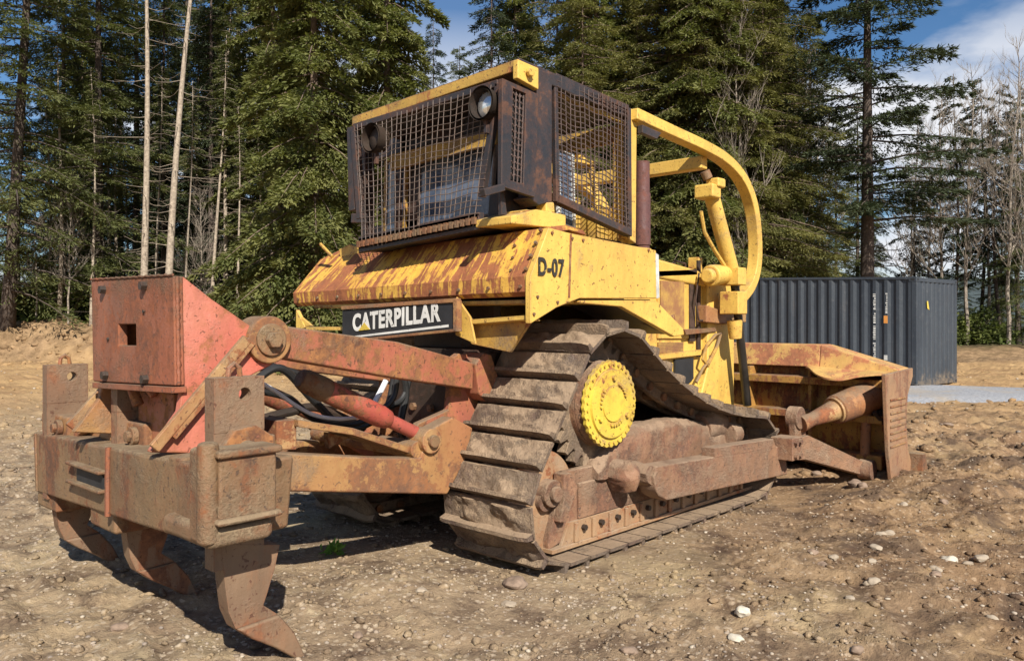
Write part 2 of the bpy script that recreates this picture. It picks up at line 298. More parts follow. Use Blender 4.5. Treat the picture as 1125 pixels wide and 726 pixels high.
def height(x, y):
    x = np.asarray(x, float); y = np.asarray(y, float)
    dx = x - C2[0]; dy = y - C2[1]; D = dx * V2[0] + dy * V2[1]; X = dx * R2[0] + dy * R2[1]
    far = np.clip((D - 9) / 12, 0, 1)
    h = fbm(x, y, .35, 4, 3) * .10 * (1 + 2 * far) + fbm(x, y, 2.2, 5, 11, .6) * .085 + fbm(x, y, 9, 4, 23, .6) * .060
    ridge = 1 - np.abs(fbm(x + 40, y * .6, 1.6, 4, 31)) * 4
    h += np.clip(ridge, 0, 1) ** 3 * .05
    rg = 1 - np.abs(fbm(X * .45 + D * .12, D * 1.5 - X * .25, 1.0, 4, 91, .55)) * 5.5
    h += np.clip(rg, -.3, 1) * .085 * np.clip((X + .5) / 3, 0, 1) * np.clip((D - 4.2) / 2.5, 0, 1) * np.clip((17 - D) / 3, 0, 1)
    h += np.clip(fbm(x, y, 3.4, 4, 95, .6), -.1, .5) * .11 * np.clip((X - .5) / 3, 0, 1) * np.clip((16 - D) / 3, 0, 1)
    # flattened where the machine stands
    m = np.clip(1.25 - np.maximum(np.abs(x - 1.7) / 2.3, np.abs(y) / 1.7), 0, 1) * 4; m = np.clip(m, 0, 1)
    h = h * (1 - m) + (-.02 + fbm(x, y, 9, 3, 5) * .02) * m
    # pale heap behind the track, and clods pushed up near the blade
    def blob(cx, cy, rx, hh): return hh * np.exp(-((x - cx) ** 2 + (y - cy) ** 2) / (rx * rx))
    h += blob(-.75, -.75, .38, .09) + blob(4.3, -2.6, .5, .08) + blob(5.8, -2.7, .6, .12) + blob(3.9, -1.9, .3, .06)
    # bank at the edge of the clearing, left and right
    bw = fbm(x, y, .25, 4, 51)
    h += np.clip((D - 32.5 + bw * 3) / 1.6, 0, 1) * np.clip((-X - 10) / 5, 0, 1) * (1.45 + bw * 1.3 + fbm(x, y, 1.1, 4, 57, .6) * .9) * np.clip((46 - D) / 6, .3, 1)
    h += np.clip((D - 36) / 3, 0, 1) * np.clip((X - 14) / 6, 0, 1) * (.35 + bw * .6)
    h -= np.clip((D - 60) / 100, 0, 1) * 4
    return h
def axis(lo, hi, a, b, st, g):
    r = list(np.arange(a, b, st)); s = st
    x = b
    while x < hi: r.append(x); s *= g; x += s
    r.append(hi); x = a; s = st; l = []
    while x > lo: s *= g; x -= s; l.append(x)
    return np.array(sorted(set(l)) + r)
ax = axis(-300, 900, -4.2, 9.0, .030, 1.012); ay = axis(-300, 900, -4.8, 3.2, .030, 1.012)
gx, gy = np.meshgrid(ax, ay); gz = height(gx, gy); nx, ny = len(ax), len(ay); print('ground', nx, ny)
idx = np.arange(nx * ny).reshape(ny, nx); gf = np.stack([idx[:-1, :-1], idx[:-1, 1:], idx[1:, 1:], idx[1:, :-1]], -1).reshape(-1, 4)
def N_dd(t, P):
    q = N(t, 'ShaderNodeVectorMath', operation='DOT_PRODUCT'); t.links.new(P, q.inputs[0]); q.inputs[1].default_value = VD; return mth(t, 'ADD', q.outputs['Value'], -VD.dot(CAM))
def ground_mat():
    m, t, b = newmat('dirt_ground'); P = N(t, 'ShaderNodeNewGeometry').outputs['Position']
    a = nz(t, P, .45, 6, .6, .3); c_ = nz(t, P, 2.6, 8, .7, .3); d = nz(t, P, 22, 6, .7); e = nz(t, P, 90, 4, .7)
    col = mixc(t, ramp(t, a, [(.36, 0.), (.64, 1.)]), (.28, .21, .145), (.40, .31, .20))
    col = mixc(t, ramp(t, c_, [(.36, 1.), (.52, 0.)]), col, (.135, .095, .068))
    col = mixc(t, ramp(t, nz(t, P, 5.5, 8, .75, .6, loc=(2, 7, 1)), [(.56, 0.), (.66, .8)]), col, (.11, .075, .055))
    col = mixc(t, ramp(t, nz(t, P, 7.5, 7, .75, .4, loc=(6, 1, 8)), [(.58, 0.), (.70, .7)]), col, (.52, .44, .30))
    col = mixc(t, ramp(t, nz(t, P, 1.1, 6, .65, .4, loc=(9, 4, 2)), [(.52, 0.), (.68, .85)]), col, (.47, .39, .25))
    v = N(t, 'ShaderNodeTexVoronoi'); v.inputs['Scale'].default_value = 26; t.links.new(P, v.inputs['Vector'])
    vs = N(t, 'ShaderNodeSeparateColor'); t.links.new(v.outputs['Color'], vs.inputs[0])
    col = mixc(t, mth(t, 'MULTIPLY', ramp(t, vs.outputs[0], [(.5, 0.), (.95, 1.)]), ramp(t, v.outputs['Distance'], [(.30, 1.), (.5, 0.)])), col, (.50, .42, .32))
    col = mixc(t, .55, col, mixc(t, d, (.45, .43, .42), (1.5, 1.5, 1.48)), 'MULTIPLY')
    # damp brown churned soil towards the right, grey packed grit to the left
    dr_ = N(t, 'ShaderNodeVectorMath', operation='DOT_PRODUCT'); t.links.new(P, dr_.inputs[0]); dr_.inputs[1].default_value = RD
    rx = mth(t, 'ADD', dr_.outputs['Value'], -RD.dot(CAM)); rx = mth(t, 'ADD', rx, mth(t, 'MULTIPLY', nz(t, P, .5, 6, .6, 0, loc=(3, 3, 3)), 5.0))
    rm = ramp(t, mth(t, 'DIVIDE', rx, 10.0), [(.20, 0.), (.50, 1.)])
    col = mixc(t, mth(t, 'MULTIPLY', rm, .75), col, mixc(t, 1., col, (.80, .66, .54), 'MULTIPLY'))
    damp = ramp(t, nz(t, P, 1.6, 8, .68, .6, loc=(7, 2, 5)), [(.50, 0.), (.60, 1.)])
    col = mixc(t, mth(t, 'MULTIPLY', mth(t, 'MULTIPLY', damp, rm), .8), col, mixc(t, d, (.06, .042, .032), (.13, .09, .065)))
    # far clearing: smoother sandy dirt
    ln = N(t, 'ShaderNodeVectorMath', operation='DISTANCE'); t.links.new(P, ln.inputs[0]); ln.inputs[1].default_value = (1, -1, 0)
    fm = ramp(t, mth(t, 'DIVIDE', ln.outputs['Value'], 40.0), [(.18, 0.), (.42, 1.)])
    fc = mixc(t, ramp(t, nz(t, P, .8, 7, .7), [(.35, 0.), (.65, 1.)]), (.30, .19, .10), (.50, .34, .17))
    col = mixc(t, fm, col, fc)
    bk_ = mth(t, 'MULTIPLY', ramp(t, mth(t, 'DIVIDE', mth(t, 'ADD', N_dd(t, P), mth(t, 'MULTIPLY', nz(t, P, .7, 5, .6), 3.0)), 100.0), [(.325, 0.), (.345, 1.)]), .8)
    col = mixc(t, bk_, col, mixc(t, ramp(t, nz(t, P, 1.8, 8, .75), [(.38, 0.), (.62, 1.)]), (.11, .075, .045), (.36, .25, .15)))
    # forest floor past the clearing
    dp = N(t, 'ShaderNodeVectorMath', operation='DOT_PRODUCT'); t.links.new(P, dp.inputs[0]); dp.inputs[1].default_value = VD
    dd = mth(t, 'ADD', dp.outputs['Value'], -VD.dot(CAM)); dd = mth(t, 'ADD', dd, mth(t, 'MULTIPLY', nz(t, P, .4, 5, .6), 5.0))
    col = mixc(t, ramp(t, mth(t, 'DIVIDE', dd, 100.0), [(.395, 0.), (.43, 1.)]), col, mixc(t, ramp(t, nz(t, P, 1.5, 6, .7), [(.4, 0.), (.6, 1.)]), (.05, .04, .025), (.09, .09, .035)))
    col = mixc(t, 1., col, (.90, .865, .825), 'MULTIPLY')
    t.links.new(col, b.inputs['Base Color']); b.inputs['Roughness'].default_value = .95; b.inputs['Specular IOR Level'].default_value = .15
    h = mth(t, 'ADD', mth(t, 'ADD', mth(t, 'MULTIPLY', c_, 1.0), mth(t, 'MULTIPLY', d, .45)), mth(t, 'MULTIPLY', e, .14)); bump(t, b, h, .9, .05); return m
M['ground'] = ground_mat()
go = bpy.data.objects.new('ground', np_mesh('ground', np.stack([gx, gy, gz], -1).reshape(-1, 3), gf, M['ground'], True)); COL.objects.link(go); tag(go, kind='structure')
def hz(x, y): return float(height(x, y))
# gravel road beside the container, laid over the ground
def strip(name, pts, mat, lift=.02, nn=40):
    vs = []; fs = []
    for i, (a, b_) in enumerate(pts):
        for k in range(9):
            p = a.lerp(b_, k / 8); edge = .0 if 0 < k < 8 else -.12; vs.append((p.x, p.y, hz(p.x, p.y) * .9 + .03 + lift + edge))
    for i in range(len(pts) - 1):
        for k in range(8): fs.append((i * 9 + k, i * 9 + k + 1, (i + 1) * 9 + k + 1, (i + 1) * 9 + k))
    mb = MB(); mb.add(vs, fs); return tag(mb.build(name, mat, None, 0, 60), kind='structure')
def gravel_mat():
    m, t, b = newmat('road_gravel'); P = N(t, 'ShaderNodeNewGeometry').outputs['Position']; n = nz(t, P, 18, 6, .8); n2 = nz(t, P, .8, 5, .6)
    c = mixc(t, ramp(t, n, [(.3, 0.), (.7, 1.)]), (.17, .175, .19), (.42, .42, .43)); c = mixc(t, ramp(t, n2, [(.5, 0.), (.7, .7)]), c, (.40, .31, .2))
    t.links.new(c, b.inputs['Base Color']); b.inputs['Roughness'].default_value = .95; bump(t, b, n, .6, .05); return m
M['gravel'] = gravel_mat()
rd = []
for i in range(31):
    X = 4 + i * 1.2; D0 = 15.9 + .28 * math.sin(i * .5) - .03 * i + .25 * abs(X - 9) * .0; rd.append((CAM + VD * (D0 + .1) + RD * X, CAM + VD * (D0 + 3.4 + .04 * i) + RD * X))
strip('gravel_road', rd, M['gravel'], .03)
# distant wooded ridge
rv = []; rf = []; rng = random.Random(4)
for j, (D, hh) in enumerate([(300, -6), (420, 10), (560, 34), (640, 30)]):
    for i in range(60):
        X = -520 + i * 17.6; k = noise.noise(Vector((i * .14, j * .1, 0))) + .5 * noise.noise(Vector((i * .5, j, 3)))
        z = hh * (.75 + .5 * k) if j in (1, 2) else hh; p = CAM + VD * D + RD * X; rv.append((p.x, p.y, z))
for j in range(3):
    for i in range(59): rf.append((j * 60 + i, j * 60 + i + 1, (j + 1) * 60 + i + 1, (j + 1) * 60 + i))
rb = MB(); rb.add(rv, rf); M['hill'] = plain('far_hill', (.045, .062, .060), .95, var=.2, scale=.05, bs=0); tag(rb.build('hills', M['hill'], None, 0, 60), kind='structure')
# ================================================================== BULLDOZER
DZ = thing('bulldozer', 'worn yellow crawler bulldozer with caged cab, wide muddy tracks and a rusty red three-shank ripper', 'bulldozer', (1.6, 0, 0))
Y3 = lambda pts, y: [PY(u, v, y) for u, v in pts]
X3 = lambda pts, x: [PX(u, v, x) for u, v in pts]
# ---- hull: main case under the body
b = MB(); b.box((.30, -.42, .45), (3.3, .42, 1.45)); b.box((.12, -.40, .62), (.31, .40, 1.35)); b.box((3.2, -.5, .55), (3.6, .5, 1.3))
b.cyl((.9, -.8, 1.05), (.9, .8, 1.05), .27, n=28)
hull = b.build('main_case', M['dark'], DZ, .02)
b = MB()
for y in (-.3, -.1, .1, .3):
    for z in (.75, 1.0, 1.25): b.bolt((.12, y, z), (-1, 0, 0), .03, .03)
b.each('bolt', M['rust'], hull)
# red hitch bracket pieces on the rear of the machine
for sy in (-1, 1):
    b = MB(); b.prism([(.20, sy * .42, .42), (.12, sy * .42, .45), (-.28, sy * .42, .70), (-.36, sy * .42, .84), (-.28, sy * .42, .95), (.0, sy * .42, 1.02), (.02, sy * .42, 1.16), (-.02, sy * .42, 1.36), (.1, sy * .42, 1.42), (.30, sy * .42, 1.40), (.30, sy * .42, .42)], (0, sy * -.06, 0))
    hb = b.build('hitch_bracket', M['red_dirty'], DZ, .01)
# ---- tracks
TRW = (-1.30, -.48)
IC, IR = (.29, .42), .395; SCc, SRr = (.90, 1.05), .545; FC, FR = (3.10, .40), .375
def loop_pts():
    """centre line of the track plates, going clockwise seen from the right side"""
    P = []
    def a(c, r, a0, a1, n):
        for i in range(n + 1):
            q = math.radians(a0 + (a1 - a0) * i / n); P.append((c[0] + r * math.cos(q), c[1] + r * math.sin(q)))
    a(IC, IR, 270, 139, 14); a(SCc, SRr, 136, 60, 12)
    p0 = P[-1]; p1 = (FC[0] - .02, FC[1] + FR)
    for i in range(1, 24):
        k = i / 24; x = p0[0] + (p1[0] - p0[0]) * k; z = p0[1] + (p1[1] - p0[1]) * k - .78 * k * (1 - k) * (1 - .25 * k); P.append((x, z))
    a(FC, FR, 92, -90, 16); return P
LP = loop_pts()
def resample(P, n):
    P = np.array(P + [P[0]]); s = np.r_[0, np.cumsum(np.hypot(*np.diff(P, axis=0).T))]; T_ = s[-1]; q = (np.arange(n) / n) * T_
    return [(float(np.interp(k, s, P[:, 0])), float(np.interp(k, s, P[:, 1]))) for k in q], T_
NSH = 38; SP, TOT = resample(LP, NSH); SPF, _ = resample(LP, NSH * 4)
print('track length', TOT, 'pitch', TOT / NSH)
def shoe_mesh(seed, w, pitch):
    """one track plate: local x along travel, y across, z outward"""
    rr = random.Random(seed); nxs, nys = 14, 48; vs = []; fs = []; lp = pitch * .915; h0 = lp / 2
    for j in range(nys + 1):
        for i in range(nxs + 1):
            x = -h0 + lp * i / nxs; y = -w / 2 + w * j / nys
            e = min(j, nys - j) / 5; e = min(1, e); e2 = 1 if 0 < i < nxs else 0
            n1 = noise.fractal(Vector((x * 7 + seed * 5, y * 5, seed)), 1, 2, 4) ; n2 = noise.noise(Vector((x * 30, y * 22 + seed, 2)))
            z = .012 + e * e2 * (max(0, .014 + .034 * n1) + .007 * n2 + .004 * noise.noise(Vector((x * 80, y * 60, seed))))
            if i == nxs: z = .012
            x += (.010 * n2) if i == 0 else 0
            vs.append((x, y, z))
    nv = len(vs)
    for j in range(nys):
        for i in range(nxs): q = j * (nxs + 1) + i; fs.append((q, q + 1, q + nxs + 2, q + nxs + 1))
    bot = [(-h0, -w / 2, -.012), (h0, -w / 2, -.012), (h0, w / 2, -.012), (-h0, w / 2, -.012)]; vs += bot
    fs.append((nv, nv + 3, nv + 2, nv + 1))
    r0 = list(range(0, nxs + 1)); r1 = [nys * (nxs + 1) + i for i in range(nxs + 1)]; c0 = [j * (nxs + 1) for j in range(nys + 1)]; c1 = [j * (nxs + 1) + nxs for j in range(nys + 1)]
    fs += [tuple([nv, nv + 1] + r0[::-1]), tuple([nv + 2, nv + 3] + r1), tuple([nv + 3, nv] + c0), tuple([nv + 1, nv + 2] + c1[::-1])]
    mb = MB(); mb.add(vs, fs)
    # grouser bar with worn uneven edge at the rear of each plate
    gs = []; k = 16
    for j in range(k + 1):
        y = -w / 2 + w * j / k; t = .078 + .008 * noise.noise(Vector((y * 6, seed, 0))) - (.012 if j in (0, k) else 0)
        xb = -h0 + .014; gs.append([(xb - .014, y, -.006), (xb - .010, y, t), (xb + .016, y, t), (xb + .030, y, .010)])
    vv = [p for s_ in gs for p in s_]; ff = []
    for j in range(k):
        for q in range(4): ff.append((j * 4 + q, j * 4 + (q + 1) % 4, (j + 1) * 4 + (q + 1) % 4, (j + 1) * 4 + q))
    ff += [(0, 1, 2, 3), tuple(range(4 * k + 3, 4 * k - 1, -1))]; mb.add(vv, ff)
    me = bpy.data.meshes.new('track_shoe'); me.from_pydata(mb.v, [], mb.f); bm = bmesh.new(); bm.from_mesh(me); bmesh.ops.recalc_face_normals(bm, faces=bm.faces); bm.to_mesh(me); bm.free()
    me.materials.append(M['steel']); me.polygons.foreach_set('use_smooth', [True] * len(me.polygons)); me.set_sharp_from_angle(angle=math.radians(40)); return me
SHM = [shoe_mesh(s_, .82, TOT / NSH) for s_ in range(6)]
for side in (-1, 1):
    yc = side * .89
    # chain links: two rails of link plates
    b = MB()
    n4 = len(SPF)
    for ys in (-.09, .09):
        b.rect([Vector((x, yc + ys, z)) for x, z in SPF], .05, .085, (0, 1, 0), closed=True)
    ch = b.build('track_chain', M['steel'], DZ, 0)
    # move the rails inward of the plates
    me = ch.data; co = np.array([v.co[:] for v in me.vertices]); cen = np.array([(x, z) for x, z in SPF])
    tan = np.roll(cen, -1, 0) - np.roll(cen, 1, 0); tan /= np.linalg.norm(tan, axis=1)[:, None]; inn = np.stack([tan[:, 1], -tan[:, 0]], 1)
    k = np.tile(np.repeat(np.arange(n4), 4), 2); co[:, 0] += inn[k, 0] * .055; co[:, 2] += inn[k, 1] * .055; me.vertices.foreach_set('co', co.astype(np.float32).ravel()); me.update()
    b = MB()
    for i, (x, z) in enumerate(SP):
        ix, iz = inn[i * 4]; b.cyl((x + ix * .05, yc - .14, z + iz * .05), (x + ix * .05, yc + .14, z + iz * .05), .035, n=10)
    b.each('link_pin', M['rust'], ch)
    for i in range(NSH):
        x, z = SP[i]; x2, z2 = SP[(i + 1) % NSH]; mxx, mz = (x + x2) / 2, (z + z2) / 2; t = Vector((x2 - x, 0, z2 - z)).normalized(); out = Vector((-t.z, 0, t.x)); 
        o = bpy.data.objects.new('track_shoe', SHM[(i * 5 + side) % 6]); COL.objects.link(o)
        yv = out.cross(t); mat = Matrix((( t.x, yv.x, out.x, mxx), (t.y, yv.y, out.y, yc), (t.z, yv.z, out.z, mz), (0, 0, 0, 1)))
        o.matrix_world = mat; o.location = (mxx, yc, mz); o.rotation_mode = 'XYZ'; o.rotation_euler = mat.to_euler(); attach(o, ch)
    # idlers, sprocket, final drive
    for c in (IC, FC):
        b = MB(); prof = [(.0, .10), (.10, .10), (.12, .16), (.17, .045), (.28, .045), (.30, .075), (.325, .075)]
        ring = []
        for y_, rl in (( -1, prof), (1, prof[::-1])):
            for r_, hw in rl: ring.append((r_, y_ * hw))
        nseg = 40; vs = [(c[0] + r_ * math.cos(2 * math.pi * k_ / nseg), yc + h_, c[1] + r_ * math.sin(2 * math.pi * k_ / nseg)) for k_ in range(nseg) for r_, h_ in ring]; m_ = len(ring)
        fs = [(k_ * m_ + q, k_ * m_ + (q + 1) % m_, ((k_ + 1) % nseg) * m_ + (q + 1) % m_, ((k_ + 1) % nseg) * m_ + q) for k_ in range(nseg) for q in range(m_) if not (q == m_ - 1)]
        b.add(vs, fs); b.cyl((c[0], yc - .2, c[1]), (c[0], yc + .2, c[1]), .07); idl = b.build('idler', M['frame_mud'], DZ, 0, 30)
        if side < 0 and c is IC:
            # pale mud-polished dish of the rear idler
            d = MB(); d.tube([(c[0], -1.04, c[1]), (c[0], -1.035, c[1]), (c[0], -1.01, c[1]), (c[0], -1.0, c[1]), (c[0], -1.045, c[1]), (c[0], -1.05, c[1]), (c[0], -.94, c[1])], [.10, .14, .25, .295, .31, .345, .345], 48); d.build('idler_dish', M['dish'], idl, 0, 50)
    b = MB(); nt_ = 25
    pts = []
    for k_ in range(nt_ * 4):
        a_ = 2 * math.pi * k_ / (nt_ * 4); r_ = (.41, .41, .485, .485)[k_ % 4]; pts.append((SCc[0] + r_ * math.cos(a_), side * 1.01 - .045, SCc[1] + r_ * math.sin(a_)))
    b.prism(pts, (0, .09, 0)); sp = b.build('sprocket', M['steel'], DZ, .004)
    b = MB(); ys = side
    b.cyl((SCc[0], ys * .55, SCc[1]), (SCc[0], ys * 1.10, SCc[1]), .335, .315, n=48); b.cyl((SCc[0], ys * 1.10, SCc[1]), (SCc[0], ys * 1.165, SCc[1]), .315, .30, n=48)
    fd = b.build('final_drive', M['frame_mud'], DZ, .006)
    b = MB(); pts = []
    for k_ in range(32 * 4):
        a_ = 2 * math.pi * k_ / 128; r_ = (.320, .320, .311, .311)[k_ % 4]; pts.append((SCc[0] + r_ * math.cos(a_), ys * 1.165, SCc[1] + r_ * math.sin(a_)))
    b.prism(pts, (0, ys * .03, 0)); b.cyl((SCc[0], ys * 1.19, SCc[1]), (SCc[0], ys * 1.215, SCc[1]), .255, .25, n=48); b.cyl((SCc[0], ys * 1.21, SCc[1]), (SCc[0], ys * 1.225, SCc[1]), .135, .13, n=32)
    for a0 in (20, 140, 260):
        for q in range(5):
            a_ = math.radians(a0 + q * 11); b.cyl((SCc[0] + .155 * math.cos(a_), ys * 1.21, SCc[1] + .155 * math.sin(a_)), (SCc[0] + .155 * math.cos(a_), ys * 1.232, SCc[1] + .155 * math.sin(a_)), .013, n=8)
    hc = b.build('hub_cover', M['hub'], fd, .002)
    b = MB()
    for k_ in range(32):
        a_ = 2 * math.pi * (k_ + .5) / 32; b.bolt((SCc[0] + .288 * math.cos(a_), ys * 1.195, SCc[1] + .288 * math.sin(a_)), (0, ys, 0), .011, .012)
    for a0 in (90, 210, 330): b.bolt((SCc[0] + .19 * math.cos(math.radians(a0)), ys * 1.215, SCc[1] + .19 * math.sin(math.radians(a0))), (0, ys, 0), .022, .02)
    b.each('hub_bolt', M['hub'], hc)
    # track roller frame
    q = (lambda y: y) if side < 0 else (lambda y: -y)
    fr = Y3([(612, 528), (700, 508), (700, 540), (862, 512), (862, 535), (735, 575), (596, 612), (606, 570)], -1.14)
    fr = [Vector((p.x, side * 1.14, p.z)) for p in fr]
    b = MB(); b.prism([(.44, side * 1.10, .60), (1.45, side * 1.10, .60), (3.1, side * 1.10, .50), (3.1, side * 1.10, .20), (.9, side * 1.10, .20), (.31, side * 1.10, .08), (.30, side * 1.10, .14), (.36, side * 1.10, .28)], (0, -side * .06, 0))
    b.box((.62, min(side * .76, side * 1.12), .24), (2.75, max(side * .76, side * 1.12), .50))
    tf = b.build('roller_frame', M['frame_mud'], DZ, .012)
    # roller guard: flanged strip with bolt pockets
    b = MB(); b.prism([(.30, side * 1.14, .06), (3.25, side * 1.14, .06), (3.25, side * 1.14, .09), (.30, side * 1.14, .09)], (0, -side * .10, 0)); b.prism([(.42, side * 1.12, .088), (3.1, side * 1.12, .088), (3.05, side * 1.12, .24), (.50, side * 1.12, .24)], (0, -side * .03, 0))
    for i in range(13):
        x = .5 + i * .205; b.prism([(x + .05, side * 1.121, .092), (x + .10, side * 1.121, .092), (x + .085, side * 1.121, .23), (x + .055, side * 1.121, .23)], (0, side * .02, 0))
    b.build('roller_guard', M['dish'], tf, .004)
    b = MB()
    for i in range(13): b.bolt((.66 + i * .205, side * 1.122, .18), (0, side, 0), .022, .03)
    b.each('guard_bolt', M['dark'], tf)
    for i in range(7):
        b = MB(); x = .75 + i * .33; b.cyl((x, side * 1.06, .17), (x, side * .72, .17), .115, n=24); b.build('roller', M['steel'], tf, .01)
    # muddy upper tube of the frame
    b = MB(); pts = [Vector((.95 + i * .13, side * 1.02, .70 + .012 * math.sin(i * 1.7))) for i in range(17)]
    nseg = 60; sec = []
    for i in range(nseg + 1):
        k = i / nseg; x = .80 + 2.15 * k; top = .60 + .23 * min(1, k / .16) - .14 * max(0, (k - .55) / .45); wd_ = .15 - .03 * k
        ring = [(-wd_, .50), (-wd_, (.5 + top) / 2), (-wd_ * .96, top - .05), (-wd_ * .62, top), (0, top + .008), (wd_ * .62, top), (wd_ * .96, top - .05), (wd_, (.5 + top) / 2), (wd_, .50)]
        rr2 = []
        for q in range(len(ring) - 1):
            for u_ in range(4): f_ = u_ / 4; rr2.append((ring[q][0] * (1 - f_) + ring[q + 1][0] * f_, ring[q][1] * (1 - f_) + ring[q + 1][1] * f_))
        sec.append([Vector((x, side * 1.0 + p_[0], p_[1])) for p_ in rr2])
    m_ = len(sec[0]); vs = []
    for r_ in sec:
        cz = Vector((r_[0].x, side * 1.0, .62))
        for q in r_: dv_ = (q - cz).normalized(); vs.append(q + dv_ * (.020 * noise.fractal(q * 5, 1, 2, 4) + .010 * noise.noise(q * 30)))
    fs = [(i * m_ + j, i * m_ + (j + 1) % m_, (i + 1) * m_ + (j + 1) % m_, (i + 1) * m_ + j) for i in range(nseg) for j in range(m_)] + [tuple(range(m_)), tuple(range(nseg * m_, nseg * m_ + m_))]
    b = MB(); b.add(vs, fs); tb = b.build('frame_cover', M['frame_mud'], tf, 0, 60)
    # trunnion and idler bearing at the rear of the frame
    b = MB(); b.cyl((.33, side * 1.0, .47), (.33, side * 1.13, .47), .095, n=20); b.cyl((.33, side * 1.13, .47), (.33, side * 1.17, .47), .055, n=12)
    b.prism([(.40, side * 1.16, .60), (.48, side * 1.16, .60), (.56, side * 1.16, .48), (.42, side * 1.16, .26), (.36, side * 1.16, .27), (.40, side * 1.16, .42)], (0, -side * .10, 0)); b.build('idler_bearing', M['frame_mud'], tf, .01)
    # front idler yoke and recoil cap
    b = MB(); b.tube([(2.45, side * 1.02, .70), (2.62, side * 1.02, .74), (2.80, side * 1.02, .70)], [.13, .15, .12], 18); b.cyl((2.75, side * 1.12, .62), (2.95, side * 1.12, .62), .12, .09, n=18); b.build('recoil_cap', M['frame_mud'], tf, .01)
# ---- push arms outside the tracks and the blade
for side in (-1, 1):
    ya = side * 1.38; A = lambda u, v: (lambda p: Vector((p.x, ya, p.z)))(PY(u, v, -1.38))
    b = MB()
    b.prism([A(722, 512), (A(862, 489)), A(866, 521), A(733, 550), A(724, 545), A(720, 536), A(719, 524)], (0, side * -.16, 0))
    pa = b.build('push_arm', M['frame_mud'], DZ, .015)
    b = MB()
    c2 = A(707, 526); b.tube([c2 + Vector((-.02, -side * .25, 0)), c2 + Vector((-.02, -side * .12, 0)), c2 + Vector((0, -side * .07, 0)), c2 + Vector((0, -side * .04, 0))], [.105, .11, .085, .02], 24)
    b.cyl(c2 + Vector((.16, -side * .2, 0)), c2 + Vector((.16, -side * .03, 0)), .085, .07, n=18)
    b.v = [tuple(Vector(q) + Vector((noise.noise(Vector(q) * 14), 0, noise.noise(Vector(q) * 14 + Vector((5, 0, 0))))) * .035) for q in b.v]; b.build('trunnion', M['frame_mud'], pa, 0, 50)
    b = MB(); b.prism([A(785, 492), A(850, 482), A(853, 492), A(785, 503)], (0, side * -.12, 0)); b.build('wear_strip', M['frame_mud'], pa, .006)
    b = MB(); p0, p1 = A(866, 500), Vector((4.40, side * 1.70, .17))
    a0 = Vector((p0.x - .1, side * 1.36, .42)); b.prism([a0 + Vector((0, 0, .12)), a0 + Vector((.35, 0, .13)), p1 + Vector((0, 0, .06)), p1 + Vector((0, 0, -.07)), a0 + Vector((.3, 0, -.10)), a0 + Vector((0, 0, -.07))], (0, side * .11, 0))
    b.cyl(p1 + Vector((0, -.02, 0)), p1 + Vector((0, side * .16, 0)), .10, n=22); b.box((a0.x - .12, min(side * 1.30, side * 1.52), .36), (a0.x + .10, max(side * 1.30, side * 1.52), .57)); fa = b.build('push_arm_fork', M['frame_mud'], pa, .01)
    b = MB()
    for zz in (.40, .53): b.bolt((a0.x + .02, side * 1.52, zz), (0, side, 0), .028, .03); b.bolt((a0.x - .07, side * 1.52, zz), (0, side, 0), .028, .03)
    b.each('bolt', M['frame_mud'], fa)
    # bracket and brace / tilt cylinder
    b = MB(); q0 = Vector((a0.x + .28, side * 1.42, .60)); b.prism([q0 + Vector((-.10, 0, -.1)), q0 + Vector((.14, 0, -.12)), q0 + Vector((.13, 0, .12)), q0 + Vector((.06, 0, .22)), q0 + Vector((-.05, 0, .22)), q0 + Vector((-.12, 0, .1))], (0, side * -.07, 0)); b.cyl(q0 + Vector((-.02, side * .02, .12)), q0 + Vector((-.02, side * -.10, .12)), .11, n=24); b.build('brace_bracket', M['frame_mud'], pa, .01)
    e0 = q0 + Vector((.0, 0, .06)); e1 = (lambda p: Vector((p.x, side * 1.84, p.z)))(PY(973, 428, -1.84))
    d = (e1 - e0)
    b = MB(); b.tube([e0, e0 + d * .12, e0 + d * .36, e0 + d * .45], [.085, .065, .10, .12], 18); rod = b.build('tilt_brace', M['rust_yellow'], DZ, .006)
    b = MB(); b.tube([e0 + d * .38, e0 + d * .40, e0 + d * .80, e0 + d * .86, e0 + d * .89], [.11, .145, .16, .15, .07], 28); bar = b.build('barrel', M['orange_rust'], rod, .006)
    b = MB(); b.tube([e0 + d * .37, e0 + d * .388], [.13, .138], 28); b.build('seal_ring', M['rust_yellow'], rod, .004)
    b = MB(); m0 = e0 + d * .9
    for q in range(5): b.tube([m0 + Vector((-.25 + q * .07, side * .05, -.17)), m0 + Vector((-.15 + q * .05, side * .10, -.28 + .02 * q)), m0 + Vector((.02 + q * .03, side * .06, -.23)), m0 + Vector((.06, 0, -.1))], .022, 8)
    b.each('hose', M['dark'], rod)
